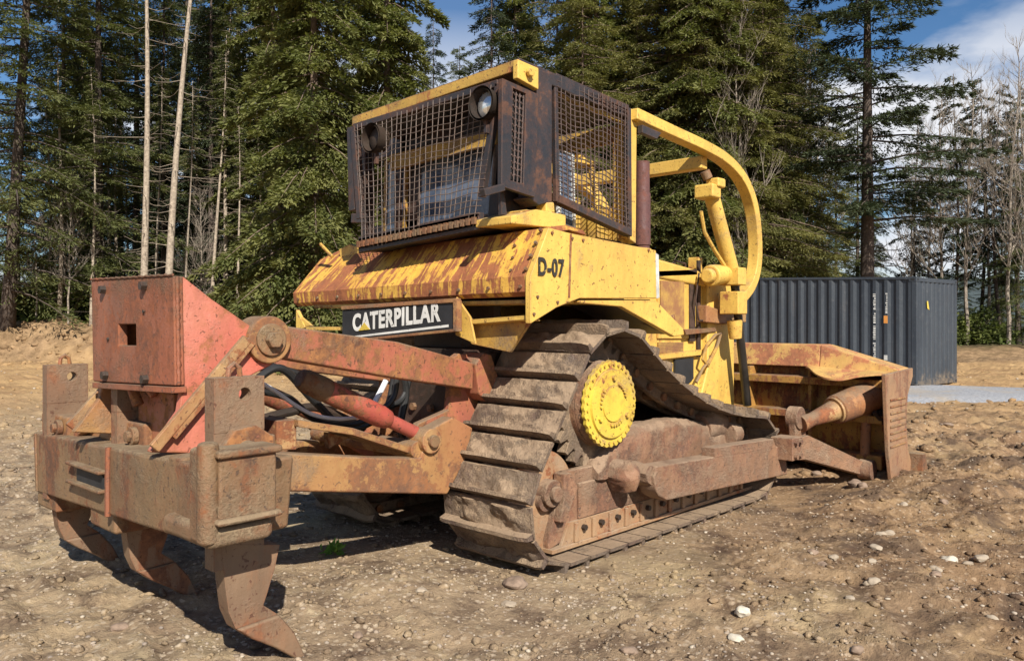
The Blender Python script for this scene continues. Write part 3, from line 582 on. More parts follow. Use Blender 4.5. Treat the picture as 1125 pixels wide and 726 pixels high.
# blade: curved moldboard with slanting upper corners, ribs behind
def blade():
    prof = [(.30, .02), (.16, .12), (.06, .30), (.0, .52), (.0, .78), (.05, 1.0), (.14, 1.20), (.24, 1.38)]
    X0 = 4.72; ys = [-2.0, -1.5, -.9, 0, .9, 1.5, 2.0]; vs = []
    def top(y): a = abs(y); return 1.39 if a < 1.20 else 1.39 - (a - 1.20) / .8 * .22
    for th in (0, .035):
        for y in ys:
            for x, z in prof: vs.append((X0 + x - th, y, min(z * top(y) / 1.38, top(y))))
    m_ = len(prof); n_ = len(ys); fs = []
    for t_ in (0, 1):
        for i in range(n_ - 1):
            for j in range(m_ - 1): o = t_ * n_ * m_ + i * m_ + j; fs.append((o, o + 1, o + m_ + 1, o + m_))
    for i in range(n_ - 1):
        for j in (0, m_ - 1): a = i * m_ + j; o = n_ * m_; fs.append((a, a + m_, a + m_ + o, a + o))
    for i in (0, n_ - 1):
        for j in range(m_ - 1): a = i * m_ + j; o = n_ * m_; fs.append((a, a + 1, a + 1 + o, a + o))
    b = MB(); b.add(vs, fs); return b.build('blade', M['yellow_blade'], DZ, .006, 40)
BL = blade()
b = MB()   # top box rail, sloping down at each end, then the folded-back torn flap on the right
for s_ in (-1, 1):
    b.prism([(4.62, 0, 1.16), (4.97, 0, 1.16), (4.97, 0, 1.40), (4.66, 0, 1.40)], (0, s_ * 1.22, 0))
    b.add([(4.62, s_ * 1.22, 1.16), (4.97, s_ * 1.22, 1.16), (4.97, s_ * 1.22, 1.40), (4.66, s_ * 1.22, 1.40), (4.60, s_ * 2.02, 1.10), (4.97, s_ * 2.02, 1.10), (4.97, s_ * 2.02, 1.17), (4.62, s_ * 2.02, 1.17)], [(0, 1, 2, 3), (7, 6, 5, 4), (0, 4, 5, 1), (1, 5, 6, 2), (2, 6, 7, 3), (3, 7, 4, 0)])
b.build('top_rail', M['blade_top'], BL, .012)
b = MB()
for z0, z1 in ((.98, 1.06), (.62, .70), (.16, .30)): b.box((4.50, -1.90, z0), (4.76, 1.90, z1))
b.each('back_rail', M['yellow_blade'], BL, .01)
b = MB()
for y in (-1.15, -.45, .45, 1.15): b.box((4.54, y - .02, .28), (4.74, y + .02, 1.15))
b.each('rib', M['yellow_blade'], BL, .006)
for s_ in (-1, 1):
    b = MB(); e = lambda pts: [Vector((p.x, s_ * 1.93, p.z)) for p in Y3(pts, -1.93)]
    b.prism([(4.17, s_ * 2.005, 1.14), (5.0, s_ * 2.005, 1.17), (5.0, s_ * 2.005, 1.08), (4.84, s_ * 2.005, .9), (4.79, s_ * 2.005, .62), (4.86, s_ * 2.005, .34), (5.02, s_ * 2.005, .12), (5.08, s_ * 2.005, .0), (4.36, s_ * 2.005, .07), (4.26, s_ * 2.005, .4)], (0, s_ * .04, 0))
    ep = b.build('end_plate', M['plate'], BL, .008)
    b = MB()
    for k_ in range(8): z = .42 + k_ * .065; b.box((4.30, min(s_ * 2.045, s_ * 2.057), z), (4.76, max(s_ * 2.045, s_ * 2.057), z + .022))
    b.each('hardfacing_bead', M['rust_yellow'], ep, .004)
    b = MB(); b.prism([(4.92, s_ * 1.9, .0), (5.12, s_ * 1.9, -.04), (5.16, s_ * 1.9, .02), (5.02, s_ * 1.9, .30), (4.94, s_ * 1.9, .30)], (0, s_ * .26, 0)); b.build('end_bit', M['rust'], BL, .008)
b = MB(); b.box((4.96, -1.9, -.02), (5.02, 1.9, .2)); b.build('cutting_edge', M['rust'], BL, .008)
# torn flap over the brace
fv = []; nn = 16
for i in range(nn + 1):
    k = i / nn; y = -1.05 - k * .90
    dep = .46 * math.sin(min(1, k * 1.9) * math.pi / 2) * (1 - .45 * max(0, k - .55) / .45)
    zf = 1.19 - .03 * k; wav = .02 * math.sin(k * 9) + .015 * noise.noise(Vector((k * 5, 1, 0)))
    for j in range(5): q = j / 4; fv.append((4.66 - dep * q, y, zf - .015 - (.02 + .05 * math.sin(k * 3.1)) * q * q + wav * q))
for i in range(nn + 1):
    for j in range(5): p = fv[i * 5 + j]; fv.append((p[0], p[1], p[2] - .018))
ff = []; o_ = (nn + 1) * 5
for i in range(nn):
    for j in range(4): a = i * 5 + j; ff += [(a, a + 1, a + 6, a + 5), (a + o_, a + 5 + o_, a + 6 + o_, a + 1 + o_)]
    ff.append((i * 5 + 4, i * 5 + 9, i * 5 + 9 + o_, i * 5 + 4 + o_)); ff.append((i * 5, i * 5 + o_, i * 5 + 5 + o_, i * 5 + 5))
for i in (0, nn):
    for j in range(4): a = i * 5 + j; ff.append((a, a + 1, a + 1 + o_, a + o_))
b = MB(); b.add(fv, ff); b.build('torn_flap', M['blade_top'], BL, 0, 50)
b = MB(); b.cyl((4.55, -1.72, .24), (4.55, -1.74, .80), .05, n=14); b.build('brace_pin', M['orange_rust'], BL, 0)
# ---- ripper
def shank_profile(y0):
    low = Y3([(238, 596), (302, 596), (297, 620), (288, 650), (284, 662), (300, 672), (316, 690), (332, 724), (318, 720), (296, 708), (270, 698), (254, 688), (246, 670), (242, 640)], -1.2)
    up = Y3([(302, 596), (288, 415), (231, 416), (238, 596)], -1.2)
    return low, up
low, up = shank_profile(0)
def make_shank(y):
    s = MB(); L3 = [Vector((p.x, y - .045, p.z)) for p in low]
    split = 4
    x0, x1 = -2.18, -1.93
    # upper part with the pin hole: built round the hole
    zt = 1.40; hx, hz_, hr = -2.03, 1.32, .03
    nseg = 24; ring = [(hx + hr * math.cos(2 * math.pi * k / nseg), hz_ + hr * math.sin(2 * math.pi * k / nseg)) for k in range(nseg)]
    def hit(a):
        c, s_ = math.cos(a), math.sin(a); best = 9
        P_ = [(x0, zt - .25), (x1, zt - .25), (x1, zt), (x0, zt)]
        for i in range(4):
            (ax_, az_), (bx, bz) = P_[i], P_[(i + 1) % 4]; ex, ez = bx - ax_, bz - az_; den = c * ez - s_ * ex
            if abs(den) < 1e-9: continue
            t = ((ax_ - hx) * ez - (az_ - hz_) * ex) / den; u_ = ((ax_ - hx) * s_ - (az_ - hz_) * c) / den
            if t > 0 and -1e-6 <= u_ <= 1 + 1e-6: best = min(best, t)
        return hx + c * best, hz_ + s_ * best
    angs = sorted([2 * math.pi * k / nseg for k in range(nseg)] + [math.atan2(cz - hz_, cx_ - hx) % (2 * math.pi) for cx_, cz in ((x0, zt - .25), (x1, zt - .25), (x1, zt), (x0, zt))]); m_ = len(angs)
    vs = []
    for yy in (y - .045, y + .045):
        for a in angs: vs.append((hx + hr * math.cos(a), yy, hz_ + hr * math.sin(a)))
        for a in angs: q = hit(a); vs.append((q[0], yy, q[1]))
    fs = []
    for k in range(m_):
        n2 = (k + 1) % m_; fs += [(k, n2, n2 + m_, k + m_), (k + 2 * m_, k + 3 * m_, n2 + 3 * m_, n2 + 2 * m_), (k, k + 2 * m_, n2 + 2 * m_, n2), (k + m_, n2 + m_, n2 + 3 * m_, k + 3 * m_)]
    s.add(vs, fs); s.box((x0, y - .043, .53), (x1, y + .043, zt - .25))
    s.prism([L3[0], L3[1], L3[2], L3[3], L3[4], L3[5], L3[11], L3[12], L3[13]], (0, .09, 0))
    return s.build('shank', M['shank'], RP, .008)
RP = DZ
lift = MB()
sk0 = make_shank(-1.2)
b = MB(); T_ = [Vector((p.x, -1.2 - .065, p.z)) for p in low]
b.prism([T_[5], T_[6], T_[7], T_[8], T_[9], T_[10], T_[11]], (0, .13, 0)); tp0 = b.build('tooth_tip', M['shank'], sk0, .012)
b = MB(); b.tube([(x, -1.2, 1.40 + z) for x, z in [(-2.09, 0), (-2.085, .04), (-2.06, .06), (-2.035, .04), (-2.03, 0)]], .013, 8); ly0 = b.build('lifting_eye', M['red_dirty'], sk0, 0)
def copy_part(src, parent, off):
    c = src.copy(); COL.objects.link(c); c.parent = parent; c.matrix_parent_inverse = src.matrix_parent_inverse.copy(); return c
for y in (0.0, 1.12):
    c = copy_part(sk0, DZ, 0); c.location = sk0.location + Vector((0.03 if y else 0, y + 1.2, -.03 * (y > 0)))
    if y == 0: c.location.x += .04
    for k_ in (tp0, ly0): copy_part(k_, c, 0)
# beam across the back, carries the shank pockets
BR = [PX(222, 600, -2.30), PX(228, 513, -2.30)]; BLf = [PX(38, 540, -2.14), PX(36, 474, -2.14)]
print('beam', BR, BLf)
r0, r1 = BR; l0, l1 = BLf; dv = Vector((.42, 0, 0))
b = MB(); b.hexa([r0, r0 + dv, l0 + dv, l0, r1, r1 + dv, l1 + dv, l1]); beam = b.build('ripper_beam', M['rust'], DZ, .02)
def onb(k, f, out=0.0): return (r0.lerp(l0, k)).lerp(r1.lerp(l1, k), f) + Vector((-out, 0, 0))
b = MB()   # weld seams and caps on the rear face
b.tube([onb(.445, 0, .004), onb(.442, .5, .008), onb(.446, 1, .004)], .016, 6); b.build('weld_seam', M['rust_box'], beam, 0)
b = MB(); b.bar(onb(.46, .62, .01), onb(.68, .66, .01), .07, .022, (0, 0, 1)); b.bar(onb(.46, .34, .01), onb(.68, .38, .01), .07, .022, (0, 0, 1)); b.each('tow_clevis', M['rust'], beam, .01)
b = MB()
def bead(mb, p, q, r=.009):
    p, q = Vector(p), Vector(q); n_ = max(4, int((q - p).length / .02)); mb.tube([p.lerp(q, i / n_) + Vector((0, .002 * math.sin(i * 2.1), .002 * math.cos(i * 1.7))) for i in range(n_ + 1)], [r * (1 + .25 * math.sin(i * 2.9)) for i in range(n_ + 1)], 6)
bead(b, onb(.02, .02, .003), onb(.02, .98, .003), .012); bead(b, onb(.97, .03, .002), onb(.97, .97, .002)); b.each('weld_bead', M['rust'], beam)
b = MB(); b.hexa([onb(.47, .34, .010), onb(.47, .34, -.05), onb(.64, .38, -.05), onb(.64, .38, .010), onb(.47, .57, .010), onb(.47, .57, -.05), onb(.64, .62, -.05), onb(.64, .62, .010)]); b.build('clevis_pocket', M['black'], beam, 0)
# near pocket: thick ring, outer casting, collar
b = MB(); zc = lambda v, y=-1.35: PY(240, v, y).z
b.box((-2.34, -1.47, .72), (-2.22, -1.33, 1.12)); b.cyl((-2.31, -1.45, .72), (-2.31, -1.45, 1.15), .045, n=20)
pk = b.build('shank_pocket', M['rust'], beam, .02)
b = MB(); b.box((-2.29, -1.51, .82), (-2.02, -1.38, 1.09)); b.box((-2.305, -1.53, 1.08), (-2.0, -1.36, 1.115)); b.box((-2.305, -1.53, .80), (-2.0, -1.36, .83)); b.build('pocket_plate', M['rust'], pk, .018)
b = MB(); b.box((-2.33, -1.49, .70), (-2.02, -1.04, .79)); b.build('pocket_collar', M['rust'], pk, .03)
b = MB(); b.box((-2.12, -1.385, .76), (-2.03, -1.03, 1.07)); b.box((-2.28, -1.12, .76), (-1.98, -1.0, 1.04)); b.build('pocket_wall', M['rust'], pk, .015)
b = MB(); c = PY(271, 492, -1.31); b.prism([c + Vector((-.13, 0, -.10)), c + Vector((.14, 0, -.10)), c + Vector((.14, 0, .04)), c + Vector((.05, 0, .10)), c + Vector((-.05, 0, .09)), c + Vector((-.13, 0, .0))], (0, .06, 0)); b.build('pin_lug', M['red_dirty'], pk, .01)
b = MB(); b.cyl(c + Vector((0, -.05, -.01)), c + Vector((0, .1, -.01)), .045, n=20); b.build('shank_pin', M['rust'], pk, .008)
# middle and left pockets
for y, uu, vv in ((0.02, 161, 476), (1.15, 72, 470)):
    kb = (r0.y - y) / (r0.y - l0.y); t1 = onb(kb, 1); t0 = onb(kb, 0)
    t1 = t1 + Vector((.16 if y < 1 else .08, -.10 if y < 1 else 0, 0)); b = MB(); b.box((t1.x - .03, y - .30, t1.z - .02), (t1.x + .10, y + (.34 if y < 1 else .2), t1.z + .13)); b.box((t1.x + .10, y - .16, t1.z - .01), (t1.x + .34, y - .10, t1.z + .16)); b.box((t1.x + .10, y + .10, t1.z - .01), (t1.x + .34, y + .16, t1.z + .16)); p_ = b.build('shank_pocket', M['orange_rust'], beam, .02)
    b = MB(); b.box((t0.x + .02, y - .18, t0.z - .10), (t0.x + .40, y + .18, t0.z + .02)); b.build('pocket_collar', M['rust'], p_, .02)
    b = MB(); cc = Vector((t1.x - .03, y - .19, t1.z + .055)); b.cyl(cc + Vector((-.035, 0, 0)), cc, .05, n=20); b.bolt(cc + Vector((-.03, 0, 0)), (-1, 0, 0), .033, .03); b.build('shank_pin', M['rust'], p_, .006)
# tower: rear plate with square hole
xr = -2.19
c0, c1, c2, c3 = [PX(u, v, xr) for u, v in ((100, 308), (190, 303), (192, 424), (102, 419))]
def lerp4(a, b_): return (c0.lerp(c1, a)).lerp(c3.lerp(c2, a), b_)
th_ = Vector((.05, 0, 0)); g = [0, .36, .575, 1]; h_ = [0, .44, .64, 1]; vs = [lerp4(g[i], h_[j]) for j in range(4) for i in range(4)]; vs += [p + th_ for p in vs]; fs = []
for j in range(3):
    for i in range(3):
        if i == 1 and j == 1: continue
        a = j * 4 + i; fs += [(a, a + 1, a + 5, a + 4), (a + 16, a + 20, a + 21, a + 17)]
ring = [(0, 1), (1, 2), (2, 3), (3, 7), (7, 11), (11, 15), (15, 14), (14, 13), (13, 12), (12, 8), (8, 4), (4, 0), (5, 6), (6, 10), (10, 9), (9, 5)]
fs += [(a, b_, b_ + 16, a + 16) for a, b_ in ring]
b = MB(); b.add(vs, fs); tw = b.build('tower_plate', M['rust_box'], DZ, .008)
b = MB()
for a, q in ((.19, .10), (.70, .08), (.2, .93), (.70, .95)): p = lerp4(a, q); b.bolt(p, (-1, 0, 0), .024, .03)
for a, q in ((.68, .32), (.23, .58)): b.bolt(lerp4(a, q), (-1, 0, 0), .01, .008)
b.each('bolt', M['dark'], tw)
b = MB(); bead(b, lerp4(.995, .01) + Vector((.02, -.006, 0)), lerp4(.995, .99) + Vector((.02, -.006, 0)), .011); bead(b, lerp4(.0, .0) + Vector((.0, 0, .004)), lerp4(1, .0) + Vector((.0, 0, .004)), .007); b.each('weld_bead', M['rust_box'], tw)
b = MB(); p0, p1 = lerp4(.03, 1.0), lerp4(1.0, 1.0); b.hexa([p0 + Vector((-.015, 0, -.035)), p1 + Vector((-.015, 0, -.035)), p1 + Vector((.06, 0, -.035)), p0 + Vector((.06, 0, -.035)), p0 + Vector((-.015, 0, -.004)), p1 + Vector((-.015, 0, -.004)), p1 + Vector((.06, 0, -.004)), p0 + Vector((.06, 0, -.004))]); b.build('bottom_lip', M['rust_box'], tw, .004)
# tower side plates
yR = c1.y + .0; yL = c0.y
sp_px = [(190, 303), (232, 328), (274, 357), (300, 372), (300, 400), (262, 420), (300, 500), (165, 497), (197, 452), (193, 424)]
S3 = [PY(u, v, yR) for u, v in sp_px]; S3 = [Vector((max(p.x, xr + .05) if i in (0, 9) else p.x, p.y, p.z)) for i, p in enumerate(S3)]
for yy, nm in ((yR, 0), (yL, 1)):
    b = MB(); b.prism([Vector((p.x, yy, p.z)) for p in S3], (0, .05 if not nm else -.05, 0)); sd_ = b.build('tower_side', M['red'] if not nm else M['orange_rust'], DZ, .008)
    q = (-1 if not nm else 1)
    a0, a1 = PY(166, 492, yR), PY(268, 372, yR); a0.y = yy + q * .03; a1.y = yy + q * .03
    b = MB(); b.bar(a0, a1, .055, .03, (0, 1, 0)); n_ = Vector((.075, 0, .045)); b.bar(a0 + n_ * 1.1, a1 + n_ * 1.1 - (a1 - a0) * .12, .055, .025, (0, 1, 0)); b.each('tower_rib', M['rust_yellow'], sd_, .006)
b = MB(); b.prism([Vector((p.x + .02, yR + .05, p.z)) for p in (S3[0], S3[1], S3[2])] + [Vector((S3[2].x, yR + .05, S3[2].z - .06)), Vector((S3[0].x + .02, yR + .05, S3[0].z - .06))], (0, yL - yR - .10, 0)); b.build('tower_top', M['red'], DZ, .004)
b = MB(); b.box((-2.05, yR + .3, 1.0), (-1.75, yR + .75, 1.28)); b.tube([(-2.1, yR + .62, 1.20), (-2.12, yR + .66, 1.30), (-2.1, yR + .55, 1.34), (-2.06, yR + .50, 1.26)], .03, 10); b.build('cylinder_mount', M['red_dirty'], DZ, .01)
# left rib brace of the tower
a0, a1 = PX(72, 484, -2.12), PX(118, 426, -2.1)
b = MB(); b.bar(a0 + Vector((.05, 0, 0)), a1 + Vector((.05, 0, 0)), .07, .06, (1, 0, 0)); b.build('tower_rib', M['rust_yellow'], DZ, .008)
b = MB(); b.prism([PX(80, 486, -2.03), PX(118, 430, -2.03), PX(150, 478, -2.03), PX(150, 490, -2.03)], (.05, 0, 0)); b.build('gusset', M['orange_rust'], DZ, .006)
# upper links
for s_ in (-1, 1):
    T1 = lambda u, v, y=-.56: (lambda p: Vector((p.x, (p.y if s_ < 0 else -.9 - p.y + 1.1), p.z)))(PY(u, v, y))
    ya, yb = (-.80, -.42) if s_ < 0 else (.36, .42)
    P1 = PY(288, 373, -.80); P2 = PY(512, 411, -.46)
    if s_ > 0: P1 = Vector((P1.x, .40, P1.z)); P2 = Vector((P2.x, .40, P2.z))
    d = (P2 - P1).normalized(); upv = Vector((0, 0, 1)); upv = (upv - d * upv.dot(d)).normalized(); w = Vector((0, .07, 0))
    h0_, h1_ = .085, .105
    mid = P1.lerp(P2, .55)
    b = MB(); b.prism([P1 - upv * h0_ - w, mid - upv * .105 - w, P2 - upv * h1_ - w + d * .02, P2 + upv * .085 - w, mid + upv * .125 - w, P1 + upv * h0_ - w], w * 2)
    ln = b.build('upper_link', M['red_dirty'], DZ, .012)
    b = MB(); b.cyl(P1 - w * 1.25, P1 + w * 1.2, .125, n=32); b.build('link_eye', M['orange_rust'], ln, .01)
    b = MB(); b.cyl(P1 - w * 1.5, P1 - w * 1.1, .085, n=24); b.bolt(P1 - w * 1.5, (0, -1, 0), .045, .04); b.build('link_pin', M['rust'], ln, .006)
    b = MB(); e = P2 + d * .02; b.prism([e + Vector((-.02, -.10, .08)), e + Vector((.07, -.10, .16)), e + Vector((.15, -.10, .14)), e + Vector((.22, -.10, -.02)), e + Vector((.10, -.10, -.20)), e + Vector((.02, -.10, -.14))], (0, .22, 0)); b.build('link_anchor', M['red_dirty'], DZ, .012)
# lower arms
for s_ in (-1, 1):
    yA = -.60 if s_ < 0 else .52
    pts = [PY(u, v, -.60) for u, v in ((300, 497), (420, 503), (462, 503), (472, 472), (498, 458), (520, 470), (512, 505), (492, 543), (320, 540), (300, 530))]
    b = MB(); b.prism([Vector((p.x, yA, p.z)) for p in pts], (0, .12, 0)); la = b.build('lower_arm', M['orange_rust'], DZ, .014)
    b = MB(); c = PY(472, 484, -.60); c.y = yA; b.cyl(c + Vector((0, -.03, 0)), c + Vector((0, .13, 0)), .085, n=26); b.build('pin_boss', M['rust_yellow'], la, .008)
    b = MB(); b.cyl(c + Vector((0, -.06, 0)), c, .042, n=18); b.build('pivot_pin', M['rust'], la, .005)
    # ripper cylinder: rusty yoke, red barrel, rod
    q0, q1 = PY(335, 418, -.50), PY(466, 480, -.50); q0.y = q1.y = yA + .10
    dq = q1 - q0; b = MB(); b.tube([q0 + dq * .10, q0 + dq * .12, q0 + dq * .60, q0 + dq * .66, q0 + dq * .68], [.06, .072, .072, .062, .045], 28); cy = b.build('ripper_cylinder', M['red_bright'], DZ, .003)
    b = MB(); b.tube([q0 + dq * -.04, q0 + dq * .0, q0 + dq * .13, q0 + dq * .17], [.055, .07, .076, .074], 22); b.build('yoke', M['rust'], cy, .01)
    b = MB(); b.cyl(q0 + dq * .66, q0 + dq * 1.0, .045, n=18); b.build('rod', M['red_bright'], cy, 0)
# cross plates and slab between the arms
b = MB(); p = [PY(u, v, -.55) for u, v in ((328, 461), (388, 470), (455, 492), (456, 500), (388, 478), (328, 469))]
b.prism(p, (0, .34, 0)); b.build('step_plate', M['orange_rust'], DZ, .005)
b = MB(); b.prism([PY(u, v, -.5) for u, v in ((304, 462), (326, 461), (326, 494), (304, 494))], (0, .25, 0)); b.prism([PY(u, v, -.4) for u, v in ((360, 475), (385, 480), (362, 493))], (0, .05, 0)); b.each('stop_block', M['rust_yellow'], DZ, .006)
b = MB(); b.box((-1.92, -.62, .62), (-1.50, .62, 1.02)); b.box((-1.95, -.60, 1.0), (-1.60, .60, 1.10)); b.build('ripper_carriage', M['orange_rust'], DZ, .012); b = MB(); b.cyl((-.42, -.58, .80), (-.42, .62, .80), .06, n=16); b.build('cross_tube', M['orange_rust'], DZ, .008)
# hoses behind the ripper
hr_ = random.Random(7)
def hose(pts, r, mat, n=10):
    P_ = [Vector(p) for p in pts]; out = []
    for i in range(len(P_) - 1):
        a = P_[max(i - 1, 0)]; b_ = P_[i]; c = P_[i + 1]; d = P_[min(i + 2, len(P_) - 1)]
        for k in range(8):
            t = k / 8; out.append(.5 * ((2 * b_) + (c - a) * t + (2 * a - 5 * b_ + 4 * c - d) * t * t + (3 * b_ - a - 3 * c + d) * t ** 3))
    out.append(P_[-1]); m = MB(); m.tube(out, r, n); return m.build('hydraulic_hose', mat, DZ, 0)
H3 = lambda pts, y: [PY(u, v, y) for u, v in pts]
hose(H3([(288, 430), (318, 438), (345, 460), (372, 466), (400, 462), (430, 440), (436, 415)], -.2), .022, M['rubber'])
hose(H3([(286, 420), (300, 428), (326, 446), (346, 456), (372, 460), (395, 458)], -.30), .013, M['white_hose'])
hose(H3([(284, 415), (310, 405), (345, 440), (380, 470), (420, 455), (432, 420), (430, 395)], -.1), .026, M['rubber'])
hose(H3([(290, 400), (330, 412), (360, 430), (395, 452), (440, 440), (452, 400)], 0), .024, M['rubber'])
hose(H3([(410, 445), (418, 430), (424, 418)], -.12), .02, M['white_hose'])
hose(H3([(438, 395), (446, 430), (440, 470), (452, 500)], 0), .028, M['rubber'])
hose(H3([(452, 395), (462, 420), (478, 440), (470, 470)], .1), .028, M['rubber'])
hose(H3([(288, 460), (320, 452), (350, 448), (400, 470)], .1), .03, M['dark'])
# ---- body: rear tank
RX = .0
def tank():
    zt, zb = 2.33, 1.85
    A_ = PY(583, 303, -1.172); B_ = PY(603, 250, -1.172); C_ = PX(352, 285, .43); D_ = PX(322, 322, .06); print('tank', A_, B_, C_, D_)
    lo_R = PY(583, 320, -1.172); lo_L = PX(323, 333, .07)
    # slope plate
    b = MB(); n_ = 10; vs = []
    TL, TR = PX(384, 270, .55), B_ + Vector((.30, .10, .05))
    for j, (l, r) in enumerate([(lo_L, lo_R), (D_, A_), (C_, B_), (TL, TR), (TL + Vector((.3, 0, -.02)), TR + Vector((.2, 0, -.02)))]):
        for i in range(n_ + 1): k = i / n_; p = l.lerp(r, k); p = p + Vector((0, 0, .006 * noise.noise(Vector((i * .7, j, 0))))); vs.append(p)
    m_ = n_ + 1; fs = [(j * m_ + i, j * m_ + i + 1, (j + 1) * m_ + i + 1, (j + 1) * m_ + i) for j in range(4) for i in range(n_)]
    back = [p + Vector((.04, 0, -.03)) for p in vs]; o = len(vs); fs += [tuple(x + o for x in f[::-1]) for f in fs]
    for i in range(n_): fs += [(i, i + o, i + 1 + o, i + 1), (4 * m_ + i, 4 * m_ + i + 1, 4 * m_ + i + 1 + o, 4 * m_ + i + o)]
    for j in range(4):
        for i in (0, n_): a = j * m_ + i; fs.append((a, a + m_, a + m_ + o, a + o))
    b.add(vs + back, fs); t_ = b.build('rear_tank', M['yellow_rust'], DZ, 0, 30)
    b = MB(); nrm = (B_ - A_).cross(Vector((0, 1, 0))).normalized(); nrm = nrm if nrm.x < 0 else -nrm
    for i in range(10):
        k = i / 9; p = lo_L.lerp(lo_R, .03 + .94 * k) + Vector((0, 0, .035)); b.bolt(p, (-1, 0, 0), .013, .015)
    for k in range(4): b.bolt(A_.lerp(B_, .1 + .27 * k) + Vector((-.002, .05, .01)), nrm, .013, .02); b.bolt(A_.lerp(B_, .12 + .27 * k) + Vector((.012, .20 + .03 * k, .0)), nrm, .011, .018)
    b.each('bolt', M['rust'], t_)
    # left cheek and sides below
    return lo_L, lo_R
loL, loR = tank()
# right side panel with the fleet number, left one mirrored
sidepx = [(583, 303), (603, 250), (626, 256), (721, 275), (722, 328), (637, 328), (612, 338), (583, 356)]
for s_ in (-1, 1):
    YS = -1.18
    mk = lambda pts, off=0: [Vector((p.x + (0 if s_ < 0 else .5), s_ * (1.18 if s_ < 0 else 1.38) + off, p.z)) for p in Y3(pts, YS)]
    b = MB(); b.prism(mk(sidepx), (0, -s_ * .05, 0)); pn = b.build('side_panel', M['yellow'], DZ, .008)
    if s_ < 0:
        b = MB(); b.prism(mk([(626, 257), (628, 257), (626, 327), (624, 327)], -.004), (0, .01, 0)); b.build('panel_seam', M['rust_yellow'], pn, 0)
        b = MB(); b.prism(mk([(720, 278), (723, 280), (724, 327), (721, 328)], -.006), (0, .04, 0)); b.build('panel_edge', M['pale_steel'], pn, .002)
        b = MB()
        for u, v in ((590, 326), (612, 332), (628, 262), (640, 264), (712, 275), (606, 256), (586, 345)): b.bolt(mk([(u, v)])[0], (0, -1, 0), .011, .012)
        b.each('bolt', M['rust'], pn)
    # fender: sloping beam beneath
    b = MB(); b.prism(mk([(637, 330), (721, 330), (751, 361), (752, 368), (741, 370), (683, 337), (637, 333)]), (0, -s_ * .05, 0)); fe = b.build('fender', M['yellow'], DZ, .008); b = MB(); b.prism([p + Vector((0, -s_ * .06, .008)) for p in mk([(640, 330), (721, 330), (750, 361), (750, 367), (741, 368), (684, 336), (640, 333)])], (0, -s_ * .44, 0)); b.build('fender_shade_fill', M['dark'], fe, 0)  # dark prism inset under the fender paints in the shade there
    b = MB(); yy = (-1.12, -.35) if s_ < 0 else (.35, 1.38); b.box((.62, yy[0], 2.20), (1.55, yy[1], 2.235)); b.box((.30, yy[0], 1.78), (1.45, yy[1], 1.81)); b.box((.12, yy[0], 1.50), (.16, yy[1], 1.82)) if s_ > 9 else None; b.build('fender_deck', M['yellow_hood'], DZ, .006)
# lettering on the panel
def text(body, name, mat, parent, origin, xdir, zdir, height, width, depth=.006, bold=.0):
    cu = bpy.data.curves.new('lettering', 'FONT'); cu.body = body; cu.size = 1; cu.extrude = .01; cu.offset = bold; cu.space_character = 1.12
    o = bpy.data.objects.new('lettering', cu); COL.objects.link(o); dg = bpy.context.evaluated_depsgraph_get(); me = bpy.data.meshes.new_from_object(o.evaluated_get(dg)); bpy.data.objects.remove(o)
    co = np.array([v.co[:] for v in me.vertices]); mn, mxx = co.min(0), co.max(0); xd = Vector(xdir).normalized(); zd = Vector(zdir).normalized(); nd = xd.cross(zd).normalized()
    out = []
    for c in co:
        a = (c[0] - mn[0]) / (mxx[0] - mn[0]) * width; b_ = (c[1] - mn[1]) / (mxx[1] - mn[1]) * height; dd = (c[2] - mn[2]) / (mxx[2] - mn[2]) * depth
        out.append(Vector(origin) + xd * a + zd * b_ + nd * dd)
    for v, p in zip(me.vertices, out): v.co = p
    me.materials.clear(); me.materials.append(mat); o = bpy.data.objects.new(name, me); COL.objects.link(o); attach(o, parent); return o
o0, o1, o2 = PY(596, 304, -1.24), PY(624, 306, -1.24), PY(596, 283, -1.24)
for pn in [o for o in DZ.children if o.name == 'side_panel']: SPN = pn
text('D-07', 'lettering', M['letter'], SPN, (o0.x + .02, -1.186, o0.z + .01), (1, 0, -.01), (0, 0, 1), .125, (o1.x - o0.x) * 1.02, .004, .03)
# void under the tank, shelves
b = MB(); b.box((.42, -.46, 1.42), (.50, .46, 2.20)); b.box((.42, -1.10, 1.80), (.50, 1.40, 2.20)); b.build('inner_bulkhead', M['dark'], DZ, .004)
b = MB(); b.box((.10, -1.12, 1.77), (.48, 1.45, 1.80)); b.build('tank_floor', M['yellow_dirty'], DZ, .004)
q = lambda pts, x: [PX(u, v, x) for u, v in pts]
b = MB(); b.prism(q([(500, 332), (518, 352), (583, 347), (583, 352), (560, 387), (518, 378), (502, 352)], .12), (.03, 0, 0)); b.build('rear_skirt', M['yellow_dirty'], DZ, .004)
b = MB(); b.prism(q([(503, 352), (580, 346), (583, 351), (520, 356)], .05), (.10, 0, -.01)); b.prism(q([(501, 326), (516, 348), (522, 378), (500, 368)], .04), (.02, 0, 0)); b.each('shelf_bracket', M['yellow'], DZ, .004)
b = MB(); b.prism(q([(325, 340), (335, 360), (330, 362), (325, 362)], .05), (.04, 0, 0)); b.prism(q([(325, 344), (342, 358), (325, 360)], .06), (.03, 0, 0)); b.prism(q([(335, 359), (378, 359), (378, 363), (337, 363)], .05), (.25, 0, 0)); b.each('shelf_bracket', M['yellow'], DZ, .004)
